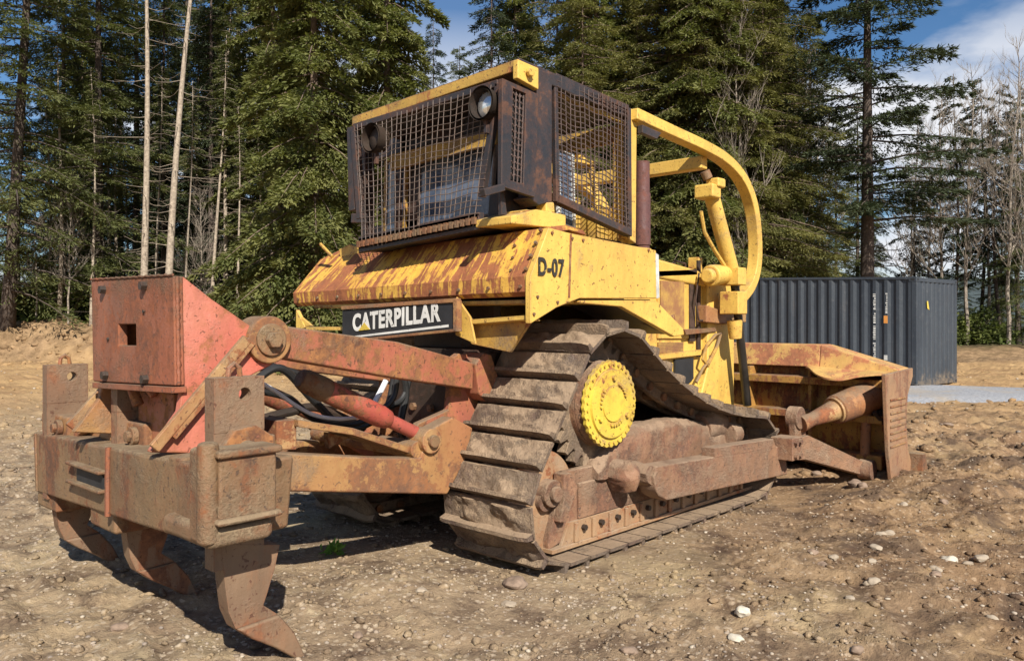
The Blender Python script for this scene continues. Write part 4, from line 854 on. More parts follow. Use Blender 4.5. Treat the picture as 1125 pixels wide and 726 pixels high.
# name plate
n0, n1, n2, n3 = PX(376, 374, -.03), PX(500, 361, -.03), PX(500, 333, -.03), PX(376, 341, -.03)
b = MB(); b.prism([n0, n1, n2, n3], (.025, 0, 0)); npl = b.build('name_plate', M['black'], DZ, .002)
b = MB(); b.prism([n0 + Vector((-.01, 0, -.02)), n1 + Vector((-.01, -.02, -.02)), n1 + Vector((-.01, -.02, .0)), n0 + Vector((-.01, 0, 0))], (.06, 0, 0)); b.prism([n1 + Vector((-.012, -.03, -.02)), n1 + Vector((-.012, .01, -.02)), n2 + Vector((-.012, .01, .02)), n2 + Vector((-.012, -.03, .02))], (.05, 0, 0)); b.prism([n3 + Vector((-.012, 0, .005)), n2 + Vector((-.012, -.02, .005)), n2 + Vector((-.012, -.02, .035)), n3 + Vector((-.012, 0, .035))], (.05, 0, 0)); b.build('plate_frame', M['orange_rust'], npl, .003)
xd = (n1 - n0).normalized(); w_ = (n1 - n0).length; h0_ = (n3 - n0).length
text('CATERPILLAR', 'lettering', M['white'], npl, n0 + xd * w_ * .11 + Vector((-.003, 0, h0_ * .25)), xd, (n3 - n0), h0_ * .58, w_ * .78, .002, .04)
b = MB(); b.prism([n0 + xd * w_ * .03 + Vector((-.004, 0, .012)), n0 + xd * w_ * .95 + Vector((-.004, 0, .016)), n0 + xd * w_ * .95 + Vector((-.004, 0, .034)), n0 + xd * w_ * .03 + Vector((-.004, 0, .026))], (.003, 0, 0)); b.build('white_line', M['white'], npl, 0)
tt = n0 + xd * w_ * .225 + Vector((-.008, 0, h0_ * .26)); b = MB(); b.prism([tt - xd * .075, tt + xd * .075, tt + Vector((0, 0, h0_ * .24))], (.003, 0, 0)); b.build('yellow_triangle', M['hub'], npl, 0)
# ---- cab
CABY = -.90
def cab():
    fl = MB(); fl.box((.55, -.78, 2.20), (1.72, .86, 2.32)); c = fl.build('cab', M['guard'], DZ, .01)
    A_ = lambda u, v, y=-.86: PY(u, v, y)
    R_ = lambda u, v, x: PX(u, v, x)
    # roof slab, corners measured so that its slight tilt is kept
    rr, rl = A_(571, 63, -.90), R_(389, 127, .10); rr2 = A_(691, 117, -.88)
    xr0 = rr.x; print('roof', rr, rl, rr2)
    rl2 = rl + (rr2 - rr); dn = Vector((0, 0, -.10))
    b = MB(); b.hexa([rr + dn, rr2 + dn, rl2 + dn, rl + dn, rr, rr2, rl2, rl]); rf = b.build('roof', M['guard'], c, .012)
    d_ = (rl - rr); b = MB(); o = Vector((-.022, 0, 0)); b.hexa([rr + dn * .95 + o, rr + dn * .95 + Vector((.0, 0, 0)), rl + dn * .95, rl + dn * .95 + o, rr + o + dn * .16, rr + dn * .16, rl + dn * .16, rl + o + dn * .16]); b.build('roof_trim', M['trim'], rf, .006)
    b = MB(); s0 = A_(562, 66, -.94); s1 = A_(591, 74, -.94); b.prism([A_(569, 65, -.93), A_(592, 75, -.93), A_(592, 99, -.93), A_(569, 86, -.93)], (0, .05, 0)); b.bolt(A_(581, 80, -.94), (0, -1, 0), .035, .03); b.build('roof_corner', M['yellow_hood'], rf, .008)
    # rear screen box: frame in a plane x, with wire mesh and side slit panel
    xs = .10
    TL, TR, BR_, BL_ = R_(390, 140, xs), R_(549, 92, xs), R_(529, 248, xs), R_(397, 274, xs)
    b = MB(); b.bar(TL, TR, .05, .05, (1, 0, 0)); b.bar(TR, BR_ + Vector((0, 0, .2)), .05, .05, (1, 0, 0)); b.bar(TL, BL_ + Vector((0, 0, .25)), .06, .06, (1, 0, 0)); b.bar(BL_ + Vector((0, 0, .045)), BR_ + Vector((0, 0, .045)), .06, .10, (0, 0, 1)); b.bar(BL_ + Vector((0, 0, .03)), BR_ + Vector((0, 0, .03)), .12, .06, (1, 0, 0)); fr = b.build('rear_screen', M['guard'], c, .006)
    def meshwire(TL, TR, BR_, BL_, nu, nv, r, parent, mat, bow=.02):
        w = MB(); nrm = (TR - TL).cross(BL_ - TL).normalized()
        def at(a, q): return TL.lerp(TR, a).lerp(BL_.lerp(BR_, a), q) + nrm * (bow * math.sin(a * 7 + q * 3) * .5) + Vector((0, 0, .008 * math.sin(a * 23)))
        for i in range(1, nu): w.tube([at(i / nu + .004 * math.sin(i * 2.3 + k_), k_ / 8) for k_ in range(9)], r, 5, True)
        for j in range(1, nv): w.tube([at(k_ / 12, j / nv + .004 * math.sin(j * 3.1 + k_)) for k_ in range(13)], r, 5, True)
        return w.build('wire_mesh', mat, parent, 0, 60)
    o = Vector((-.03, 0, 0)); meshwire(TL + o, TR + o, BR_ + o, BL_ + o, 26, 21, .0034, fr, M['wire_light'])
    w = MB()
    for i in range(24):
        p = BL_.lerp(BR_, (i + .5) / 24) + Vector((-.05, 0, .03)); w.box((p.x - .012, p.y - .02, p.z - .02), (p.x + .012, p.y + .012, p.z + .03))
    w.each('mesh_clip', M['rust'], fr)
    b = MB(); f0, f1 = BL_ + Vector((.0, .02, -.02)), BR_ + Vector((.0, -.04, -.02)); f2, f3 = f1 + Vector((.5, 0, .02)), f0 + Vector((.5, 0, .02)); b.prism([f0, f1, f2, f3], (0, 0, .02)); b.build('sun_block_plate', M['guard'], c, .003)  # plate added below the mesh to block sun, makes its deck shadow solid
    # headlights
    for u, v in ((409, 152), (530, 114)):
        p = R_(u, v, xs - .08); h = MB(); nseg = 24
        h.tube([p + Vector((.12, 0, 0)), p + Vector((.10, 0, 0)), p + Vector((.0, 0, 0)), p + Vector((-.02, 0, 0))], [.06, .10, .115, .12], 28, cap=False); h.tube([p + Vector((-.02, 0, 0)), p + Vector((.05, 0, 0))], [.104, .10], 28, cap=False); hl = h.build('headlight', M['dark'], c, 0, 50)
        l = MB(); l.tube([p + Vector((.055, 0, 0)), p + Vector((.03, 0, 0)), p + Vector((.02, 0, 0))], [.100, .075, .01], 24); l.build('lens', M['lens'] if u > 450 else M['dark'], hl, 0, 60)
        h = MB(); h.bar(p + Vector((.04, 0, -.20)), p + Vector((.04, 0, -.09)), .03, .03, (1, 0, 0)); h.build('lamp_bracket', M['guard'], hl, .003)
    # left outer post of the screen box
    b = MB(); b.bar(R_(388, 140, xs + .02), R_(390, 232, xs + .02), .09, .07, (1, 0, 0)); b.bar(R_(404, 150, xs + .25), R_(404, 262, xs + .25), .07, .10, (1, 0, 0)); b.build('corner_post', M['guard'], c, .008)
    b = MB(); b.bar(R_(388, 240, xs), R_(402, 240, xs), .08, .05, (1, 0, 0)); b.build('mirror_bracket', M['guard'], c, .008)
    # right side panel of the screen box with slit
    ya = -.93
    def ringpanel(out, inn, y, th, nm, mat):
        O = [A_(u, v, y) for u, v in out]; I = [A_(u, v, y) for u, v in inn]; vs = O + I + [p + Vector((0, th, 0)) for p in O + I]; fs = []
        for i in range(4): j = (i + 1) % 4; fs += [(i, j, 4 + j, 4 + i), (8 + i, 12 + i, 12 + j, 8 + j), (i, 8 + i, 8 + j, j), (4 + i, 4 + j, 12 + j, 12 + i)]
        m = MB(); m.add(vs, fs); return m.build(nm, mat, c, .005)
    sp_ = ringpanel([(552, 86), (592, 104), (588, 217), (551, 205)], [(564, 97), (578, 103), (575, 202), (561, 198)], ya, .04, 'slit_panel', M['guard'])
    i4 = [A_(u, v, ya + .02) for u, v in ((563, 96), (579, 103), (576, 203), (560, 198))]; meshwire(i4[0], i4[1], i4[2], i4[3], 4, 15, .006, sp_, M['wire'], 0)
    b = MB(); b.prism([A_(u, v, ya + .05) for u, v in ((562, 94), (580, 100), (577, 206), (558, 200))], (0, .02, 0)); b.build('slit_back', M['black'], sp_, 0)
    b = MB(); b.bar(A_(530, 212, ya), A_(552, 206, ya), .05, .05, (0, 1, 0)); b.build('lug', M['guard'], sp_, .006)
    # wide dark corner pillar
    b = MB(); b.prism([A_(u, v, -.90) for u, v in ((590, 76), (607, 80), (607, 222), (592, 226), (580, 217), (587, 214))], (0, .16, 0)); b.build('pillar', M['guard'], c, .012)
    # side screen
    s4 = [A_(u, v, -.87) for u, v in ((609, 84), (689, 119), (690, 260), (611, 222))]
    b = MB(); b.bar(s4[0], s4[1], .045, .04, (0, 1, 0)); b.bar(s4[1], s4[2], .05, .05, (0, 1, 0)); b.bar(s4[3] + Vector((0, 0, .02)), s4[2] + Vector((0, 0, .03)), .06, .075, (0, 1, 0)); b.bar(s4[0], s4[3], .04, .04, (0, 1, 0)); ss = b.build('side_screen', M['guard'], c, .006)
    o = Vector((0, -.025, 0)); meshwire(s4[0] + o, s4[1] + o, s4[2] + o, s4[3] + o, 17, 24, .0045, ss, M['wire'])
    # left side screen (seen only through the cab)
    b = MB(); y_ = .98
    g4 = [Vector((p.x, y_, p.z)) for p in s4]; b.bar(g4[0], g4[1], .045, .04, (0, 1, 0)); b.bar(g4[1], g4[2], .05, .06, (0, 1, 0)); b.bar(g4[3], g4[2], .06, .075, (0, 1, 0)); b.bar(g4[0], g4[3], .04, .05, (0, 1, 0)); s2 = b.build('side_screen', M['guard'], c, .006)
    # yellow structural posts front and rear, and the sun-visor band under the roof
    b = MB(); b.prism([A_(u, v, -.84) for u, v in ((610, 88), (688, 123), (688, 137), (610, 104))], (0, .03, 0)); b.build('visor_band', M['yellow_dirty'], rf, .005)
    b = MB(); b.prism([R_(u, v, .42) for u, v in ((428, 170), (545, 142), (545, 158), (428, 188))], (.03, 0, 0)); b.build('visor_band', M['yellow_dirty'], rf, .005)
    for y in (-.74, .84):
        for x in (.60, 1.66): b = MB(); b.box((x - .05, y - .05, 2.3), (x + .05, y + .05, 3.30)); b.build('post', M['yellow_dirty'] if x > 1 else M['guard'], c, .01)
    # glass
    def pane(nm, pts, th, fmat, y=None):
        p = MB(); p.prism(pts, th); pn = p.build(nm, M['glass'], c, 0)
        f = MB(); f.rect(pts, .03, .03, Vector(th), closed=True); f.build('window_frame', fmat, pn, .003); return pn
    pane('rear_window', [R_(u, v, .55) for u, v in ((463, 165), (546, 140), (540, 236), (460, 252))], (.008, 0, 0), M['wire_light'])
    pane('rear_window', [R_(u, v, .56) for u, v in ((425, 178), (448, 171), (444, 256), (423, 260))], (.008, 0, 0), M['yellow_dirty'])
    pane('side_window', [A_(u, v, -.74) for u, v in ((612, 165), (628, 170), (630, 250), (614, 245))], (0, .008, 0), M['pale_steel'])
    # cab back wall pieces and the inside
    b = MB(); b.prism([R_(u, v, .58) for u, v in ((402, 250), (545, 228), (545, 242), (402, 264))], (.04, 0, 0)); b.prism([R_(u, v, .58) for u, v in ((448, 180), (462, 176), (459, 256), (446, 258))], (.04, 0, 0)); b.prism([R_(u, v, .6) for u, v in ((404, 160), (548, 116), (548, 138), (404, 178))], (.03, 0, 0)); b.build('back_wall', M['guard'], c, .006)
    b = MB(); b.box((.95, -.30, 2.34), (1.40, .30, 2.55)); b.box((.90, -.28, 2.50), (1.02, .28, 3.08)); b.box((.92, -.14, 3.08), (1.0, .14, 3.24)); b.build('seat', M['seat'], c, .04)
    b = MB(); b.box((.95, -.52, 2.34), (1.4, -.36, 2.68)); b.box((1.45, -.65, 2.34), (1.62, .65, 2.60)); b.cyl((1.42, -.2, 2.6), (1.36, -.2, 2.9), .014, n=8); b.cyl((1.3, -.44, 2.68), (1.26, -.44, 2.9), .014, n=8); b.cyl((1.26, -.44, 2.9), (1.25, -.44, 2.94), .03, n=10); b.build('controls', M['yellow_dirty'], c, .02)
    b = MB(); b.tube([(1.55, -.60, 2.35), (1.50, -.60, 2.75), (1.48, -.56, 2.95), (1.35, -.5, 3.05)], .03, 8); b.box((1.25, -.60, 2.95), (1.5, -.42, 2.99)); b.build('armrest_column', M['yellow'], c, .006)
    # front wall with window openings, door frame
    b = MB(); b.box((1.62, -.72, 2.2), (1.66, .82, 2.62)); b.box((1.62, -.72, 3.15), (1.66, .82, 3.3)); b.box((1.62, .03, 2.6), (1.66, .10, 3.2)); b.build('front_wall', M['yellow_dirty'], c, .006)
    # yellow mounting blocks below the cab
    b = MB(); b.prism([A_(u, v, -.98) for u, v in ((562, 237), (590, 230), (622, 236), (622, 252), (600, 250), (562, 246))], (0, .35, 0)); b.prism([A_(u, v, -.95) for u, v in ((578, 230), (612, 234), (614, 239), (578, 236))], (0, .25, 0)); b.prism([A_(u, v, -.9) for u, v in ((600, 222), (609, 222), (610, 234), (600, 233))], (0, .1, 0)); b.build('cab_mount', M['yellow'], c, .01)
    b = MB()
    for u in (572, 588, 604): b.bolt(A_(u, 237, -.90), (0, 0, 1), .018, .03)
    b.each('bolt', M['yellow_hood'], c)
    # rear cab corner: curved pedestal and small glass
    b = MB(); b.prism([R_(u, v, .32) for u, v in ((537, 208), (549, 206), (548, 230), (560, 240), (520, 246), (535, 236))], (.15, 0, 0)); b.build('pedestal', M['guard'], c, .02)
    b = MB(); b.prism([A_(u, v, -.84) for u, v in ((550, 210), (554, 211), (557, 236), (551, 236))], (0, .03, 0)); b.prism([A_(u, v, -.70) for u, v in ((552, 210), (580, 214), (578, 240), (552, 238))], (0, .03, 0)); b.each('rear_bracket', M['guard'], c)
    b = MB(); b.prism([R_(u, v, .4) for u, v in ((372, 274), (384, 268), (394, 272), (394, 282), (374, 284))], (.1, 0, 0)); b.cyl(R_(352, 268, .25), R_(365, 282, .25), .018, n=8); b.build('cab_mount', M['yellow_hood'], c, .01)
    return c
CABO = cab()
# ---- rollover sweeps
def sweep(pts, w, h, name, y=None, smooth_n=6):
    P_ = [Vector(p) for p in pts]; out = []
    for i in range(len(P_) - 1):
        a = P_[max(i - 1, 0)]; b_ = P_[i]; c = P_[i + 1]; d = P_[min(i + 2, len(P_) - 1)]
        for k in range(smooth_n):
            t = k / smooth_n; out.append(.5 * ((2 * b_) + (c - a) * t + (2 * a - 5 * b_ + 4 * c - d) * t * t + (3 * b_ - a - 3 * c + d) * t ** 3))
    out.append(P_[-1]); m = MB(); m.rect(out, w, h, (0, 1, 0)); return m.build(name, M['yellow'], DZ, .012, 30)
SWY = -.86
swp = [(694, 126), (735, 145), (770, 161), (795, 176), (813, 196), (824, 222), (829, 255), (829, 290), (822, 315), (806, 334)]
sw = sweep([PY(u, v, SWY) for u, v in swp], .12, .10, 'sweep_bar')
P0 = [PY(u, v, SWY) for u, v in swp]
sw2 = sweep([Vector((p.x, .95, p.z)) for p in P0], .13, .12, 'sweep_bar')
b = MB(); b.prism([PY(u, v, -.86) for u, v in ((691, 118), (700, 122), (699, 268), (690, 262))], (0, .11, 0)); b.build('canopy_post', M['yellow'], DZ, .01)
b = MB(); b.prism([Vector((p.x, .9, p.z)) for p in [PY(u, v, -.86) for u, v in ((691, 118), (700, 122), (699, 268), (690, 262))]], (0, .11, 0)); b.build('canopy_post', M['yellow'], DZ, .01)
cb = PY(779, 178, SWY); b = MB(); b.bar(cb + Vector((0, .05, 0)), Vector((cb.x, .95, cb.z)), .12, .12, (0, 0, 1)); b.build('sweep_crossbar', M['yellow'], DZ, .012)
b = MB(); b.prism([PY(u, v, -.93) for u, v in ((706, 137), (727, 146), (722, 153), (706, 146))], (0, .05, 0)); b.build('sweep_gusset', M['guard'], DZ, .004)
# ---- engine hood, side doors, nose
HYs = -.72
hx0, hx1, hxn = 1.62, 3.02, 3.60
b = MB(); b.prism([(hx0, HYs, 2.26), (2.05, HYs, 2.24), (hxn, HYs, 2.08), (hxn, HYs, 1.95), (hx0, HYs, 2.08)], (0, -2 * HYs, 0)); hood = b.build('hood', M['yellow'], DZ, .03)
b = MB(); b.tube([(2.9, -.5, 2.16), (2.9, -.5, 2.24), (3.1, -.5, 2.22), (3.1, -.5, 2.13)], .012, 6); b.build('handle', M['dark'], hood, 0)
b = MB(); b.box((3.08, -.66, 2.10), (3.16, -.54, 2.28)); b.build('hinge', M['yellow_hood'], hood, .01)
for s_ in (-1, 1):
    yy = (HYs + .04) if s_ < 0 else -HYs - .08
    b = MB(); b.box((1.62, yy, .95), (3.12, yy + .04, 2.10)); ed_ = b.build('engine_side', M['yellow'], DZ, .006)
    if s_ < 0:
        yo = yy - .002
        pp = lambda pts, t=0: [PY(u, v, yy - .02 - t) for u, v in pts]
        b = MB(); b.prism(pp([(723, 303), (757, 306), (757, 372), (723, 372)]), (0, .02, 0)); dr = b.build('engine_door', M['yellow_hood'], DZ, .006)
        b = MB(); b.prism(pp([(726, 308), (752, 310), (752, 366), (726, 366)], .012), (0, .01, 0)); b.build('grille', M['grille'], dr, .002)
        b = MB(); b.prism(pp([(736, 347), (741, 345), (742, 351), (738, 354)], .016), (0, .02, 0)); b.build('latch', M['rust_yellow'], dr, .002)
        b = MB(); b.prism(pp([(724, 376), (751, 376), (751, 388), (724, 388)], .004), (0, .02, 0)); b.build('grille', M['grille'], dr, .002)
        b = MB(); b.prism(pp([(716, 298), (766, 296), (766, 302), (716, 304)], .02), (0, .05, 0)); b.build('hood_gap', M['dark'], hood, .002)
        b = MB(); b.prism(pp([(758, 300), (764, 300), (764, 375), (758, 375)], .008), (0, .02, 0)); b.prism(pp([(767, 286), (770, 286), (770, 392), (767, 392)], .01), (0, .02, 0)); b.each('door_gap', M['dark'], hood, .001)
        b = MB(); b.prism(pp([(700, 392), (772, 384), (772, 390), (700, 398)], .03), (0, .05, 0)); b.build('frame_ledge', M['yellow'], DZ, .004)
        b = MB(); b.prism(pp([(742, 395), (762, 393), (762, 416), (752, 426), (742, 414)], .006), (0, .02, 0)); b.build('side_opening', M['black'], DZ, 0)
        b = MB(); b.prism([PY(u, v, -.76) for u, v in ((752, 362), (786, 360), (788, 364), (754, 368))], (0, .06, 0)); b.build('step_bracket', M['rust'], DZ, .004)
b = MB(); b.prism([(3.12, -.74, 2.12), (3.62, -.74, 2.02), (3.66, -.74, 1.6), (3.66, -.74, .62), (3.5, -.74, .55), (2.95, -.74, .85), (3.12, -.74, 1.2)], (0, 1.48, 0)); nose = b.build('radiator_guard', M['yellow'], DZ, .02)
b = MB(); b.box((3.66, -.6, .8), (3.68, .6, 1.95)); b.build('radiator_grille', M['dark'], nose, .004)
b = MB(); b.tube([PY(u, v, -.78) for u, v in ((778, 402), (772, 395), (776, 380), (786, 368), (792, 366), (788, 380), (778, 400))], .016, 8); b.tube([PY(u, v, -.78) for u, v in ((765, 420), (772, 405), (782, 392))], .014, 8); b.each('hose', M['yellow_dirty'], nose)
b = MB(); b.prism([PY(u, v, -.80) for u, v in ((776, 335), (796, 342), (820, 344), (820, 354), (796, 356), (776, 354))], (0, .10, 0)); b.build('cylinder_trunnion', M['orange_rust'], nose, .01)
b = MB(); b.cyl(PY(780, 303, -.88), PY(806, 300, -.88), .105, .085, n=20); b.cyl(PY(776, 303, -.88), PY(781, 303, -.88), .07, n=16); b.build('hydraulic_tank', M['yellow'], nose, .02)
b = MB(); b.tube([PY(u, v, -.76) for u, v in ((768, 300), (764, 330), (768, 352), (800, 352))], .010, 6); b.build('hydraulic_line', M['dark'], nose, 0)
# lift cylinders
for s_ in (-1, 1):
    yl = s_ * .93; mk = lambda u, v: (lambda p: Vector((p.x, yl, p.z)))(PY(u, v, -.93))
    b = MB(); b.tube([mk(779, 208), mk(781, 212), mk(804, 298), mk(806, 306)], [.06, .072, .072, .06], 18); cy = b.build('lift_cylinder', M['yellow'], DZ, .004)
    b = MB(); p = mk(778, 207); b.box((p.x - .09, yl - .10, p.z - .10), (p.x + .07, yl + .10, p.z + .03)); b.box((p.x - .02, yl - .12, p.z + .0), (p.x + .12, yl + .02, p.z + .09)); b.build('head_block', M['yellow'], cy, .02)
    b = MB(); p = mk(776, 197); b.cyl(p + Vector((0, -.02, 0)), p + Vector((-.03, 0, .07)), .045, n=12); b.build('port_fitting', M['rust'], cy, .004)
    for dx in (0, .06): 
        m = MB(); pts = [mk(770, 232), mk(774, 255), mk(785, 275), mk(796, 292)] if dx else [mk(788, 240), mk(800, 262), mk(803, 285), mk(798, 298)]
        m.tube(pts, .018 if dx else .012, 8); m.build('hose', M['yellow'] if dx else M['rust'], cy, 0)
    b = MB(); p = mk(805, 308); b.box((p.x - .09, yl - .11, p.z - .05), (p.x + .07, yl + .11, p.z + .12)); p2 = mk(806, 334); b.box((p2.x - .10, yl - .10, p2.z - .10), (p2.x + .09, yl + .10, p2.z + .12)); b.build('yoke', M['orange_rust'] if 0 else M['yellow_hood'], cy, .012)
    b = MB(); p = mk(807, 352); b.tube([p, mk(808, 372)], [.075, .06], 16); b.build('gland', M['yellow_hood'], cy, .006)
    b = MB(); b.cyl(mk(806, 300), mk(821, 445), .042, n=16); b.build('rod', M['chrome'], cy, 0)
# exhaust stack
b = MB(); p = PD(706, 270, 6.9); b.cyl((p.x, p.y, 2.15), (p.x, p.y, 3.02), .06, n=20); b.cyl((p.x, p.y, 2.3), (p.x, p.y, 2.75), .068, n=20); b.build('exhaust_stack', M['stack'], DZ, .006)

# ================================================================== CONTAINER
def container():
    c0 = CAM + VD * 18.7 + RD * ((1007 - CU) / F * 18.7); ed = (RD * .75 + VD * .66).normalized(); ld = (-RD * .66 + VD * .75).normalized()
    zb = hz(c0.x, c0.y) + .02; T = thing('shipping_container', 'dark blue grey corrugated steel shipping container standing past the blade', 'container', (c0.x, c0.y, zb))
    tilt = .034
    def P(a, b, z): return c0 + ld * a + ed * b + Vector((0, 0, (zb - c0.z) + z + tilt * a))
    Lc, Wc, Hc = 6.06, 2.44, 2.59
    def beam(m, a0, a1, b0, b1, z0, z1): m.hexa([P(a0, b0, z0), P(a1, b0, z0), P(a1, b1, z0), P(a0, b1, z0), P(a0, b0, z1), P(a1, b0, z1), P(a1, b1, z1), P(a0, b1, z1)])
    # corrugated long sides
    def corr(b_at, sgn, nm):
        vs = []; n = 0; x = .12; prof = []
        pitch = .278; k = 0
        while x < Lc - .12:
            prof += [(x, 0), (x + .072, 0), (x + .072 + .068, .036), (x + .072 + .068 + .07, .036)]; x += pitch
        prof = [p for p in prof if p[0] < Lc - .1]
        for a, d in prof: vs += [P(a, b_at + sgn * (.01 + d), .16), P(a, b_at + sgn * (.01 + d), Hc - .06)]
        fs = [(2 * i, 2 * i + 2, 2 * i + 3, 2 * i + 1) for i in range(len(prof) - 1)]; o = len(vs); vs += [v + ed * sgn * .004 for v in vs]; fs += [tuple(q + o for q in f[::-1]) for f in fs]
        m = MB(); m.add(vs, fs); return m.build(nm, M['container'], T, 0, 20)
    fw = corr(0, 1, 'side_wall'); corr(Wc, -1, 'side_wall')
    def endw(a_at, sg, nm):
        vs = []; prof = []; x = .14
        while x < Wc - .14: prof += [(x, 0), (x + .10, 0), (x + .13, .022), (x + .23, .022)]; x += .26
        for b_, d in prof: vs += [P(a_at + sg * (.01 + d), b_, .16), P(a_at + sg * (.01 + d), b_, Hc - .10)]
        fs = [(2 * i, 2 * i + 2, 2 * i + 3, 2 * i + 1) for i in range(len(prof) - 1)]; o = len(vs); vs += [v + ld * sg * .004 for v in vs]; fs += [tuple(q + o for q in f[::-1]) for f in fs]
        m = MB(); m.add(vs, fs); return m.build(nm, M['container'], T, 0, 20)
    ew = endw(0, 1, 'end_wall'); endw(Lc, -1, 'end_wall')
    for a in (0, Lc - .12):
        for b_ in (0, Wc - .12): m = MB(); beam(m, a, a + .12, b_, b_ + .12, .12, Hc - .12); m.build('corner_post', M['container'], T, .01)
        for b_ in (0, Wc - .16):
            for z in (0, Hc - .12): m = MB(); a_ = a if a == 0 else Lc - .178; beam(m, a_ - .003, a_ + .175, b_ - .003, b_ + .163, z, z + .118); cs = m.build('corner_casting', M['container'], T, .012); m = MB(); beam(m, a_ + .04, a_ + .13, b_ - .008, b_ + .0, z + .035, z + .085); beam(m, a_ - .008, a_, b_ + .05, b_ + .11, z + .035, z + .085); m.build('casting_hole', M['black'], cs, 0)
    for b_ in (0, Wc - .06):
        m = MB(); beam(m, .12, Lc - .12, b_, b_ + .06, Hc - .065, Hc - .005); m.build('top_rail', M['container'], T, .006)
        m = MB(); beam(m, .12, Lc - .12, b_, b_ + .05, .02, .165); m.build('bottom_rail', M['container'], T, .006)
    for a in (0, Lc - .06):
        m = MB(); beam(m, a, a + .06, .12, Wc - .12, Hc - .11, Hc - .01); m.build('end_header', M['container'], T, .006)
        m = MB(); beam(m, a, a + .06, .12, Wc - .12, .02, .17); m.build('end_sill', M['container'], T, .006)
    m = MB(); beam(m, .06, Lc - .06, .06, Wc - .06, Hc - .03, Hc - .012); m.build('roof', M['container'], T, 0)
    m = MB(); beam(m, .06, Lc - .06, .06, Wc - .06, .06, .15); m.build('floor', M['dark'], T, 0)
    # markings: small upright lettering, too small to read, an orange and a white label, a yellow sticker on the end
    rr = random.Random(3); of = -.0
    def mark(a0, a1, z0, z1, mat, nm, off=.0): m = MB(); m.hexa([P(a0, .006 + off, z0), P(a1, .006 + off, z0), P(a1, .010 + off, z0), P(a0, .010 + off, z0), P(a0, .006 + off, z1), P(a1, .006 + off, z1), P(a1, .010 + off, z1), P(a0, .010 + off, z1)]); m.build(nm, mat, fw, 0)
    a1 = .12 + .278 * 3 + .005
    m = MB()
    z = 2.18
    while z > .55:
        h = rr.choice((.02, .03, .04)); w = rr.choice((.03, .05, .06))
        if rr.random() > .18: m.hexa([P(a1, .004, z - h), P(a1 + w, .004, z - h), P(a1 + w, .009, z - h), P(a1, .009, z - h), P(a1, .004, z), P(a1 + w, .004, z), P(a1 + w, .009, z), P(a1, .009, z)])
        z -= h + .02
    m.build('lettering', M['white'], fw, 0)
    a2 = .12 + .278 * 2; m = MB(); z = 2.2
    while z > 1.72:
        h = rr.choice((.02, .03)); w = rr.choice((.025, .045)); m.hexa([P(a2, .004, z - h), P(a2 + w, .004, z - h), P(a2 + w, .009, z - h), P(a2, .009, z - h), P(a2, .004, z), P(a2 + w, .004, z), P(a2 + w, .009, z), P(a2, .009, z)]); z -= h + .02
    m.build('lettering', M['white'], fw, 0)
    mark(a2 - .005, a2 + .085, 1.48, 1.66, M['orange'], 'orange_label'); mark(a2 - .0, a2 + .08, .60, .72, M['white'], 'white_label')
    m = MB(); m.hexa([P(.004, .62, 1.86), P(.004, .74, 1.82), P(.008, .74, 1.82), P(.008, .62, 1.86), P(.004, .60, 2.02), P(.004, .66, 2.04), P(.008, .66, 2.04), P(.008, .60, 2.02)]); m.build('yellow_sticker', M['hub'], ew, 0)
    # wood blocks under the near corners
container()
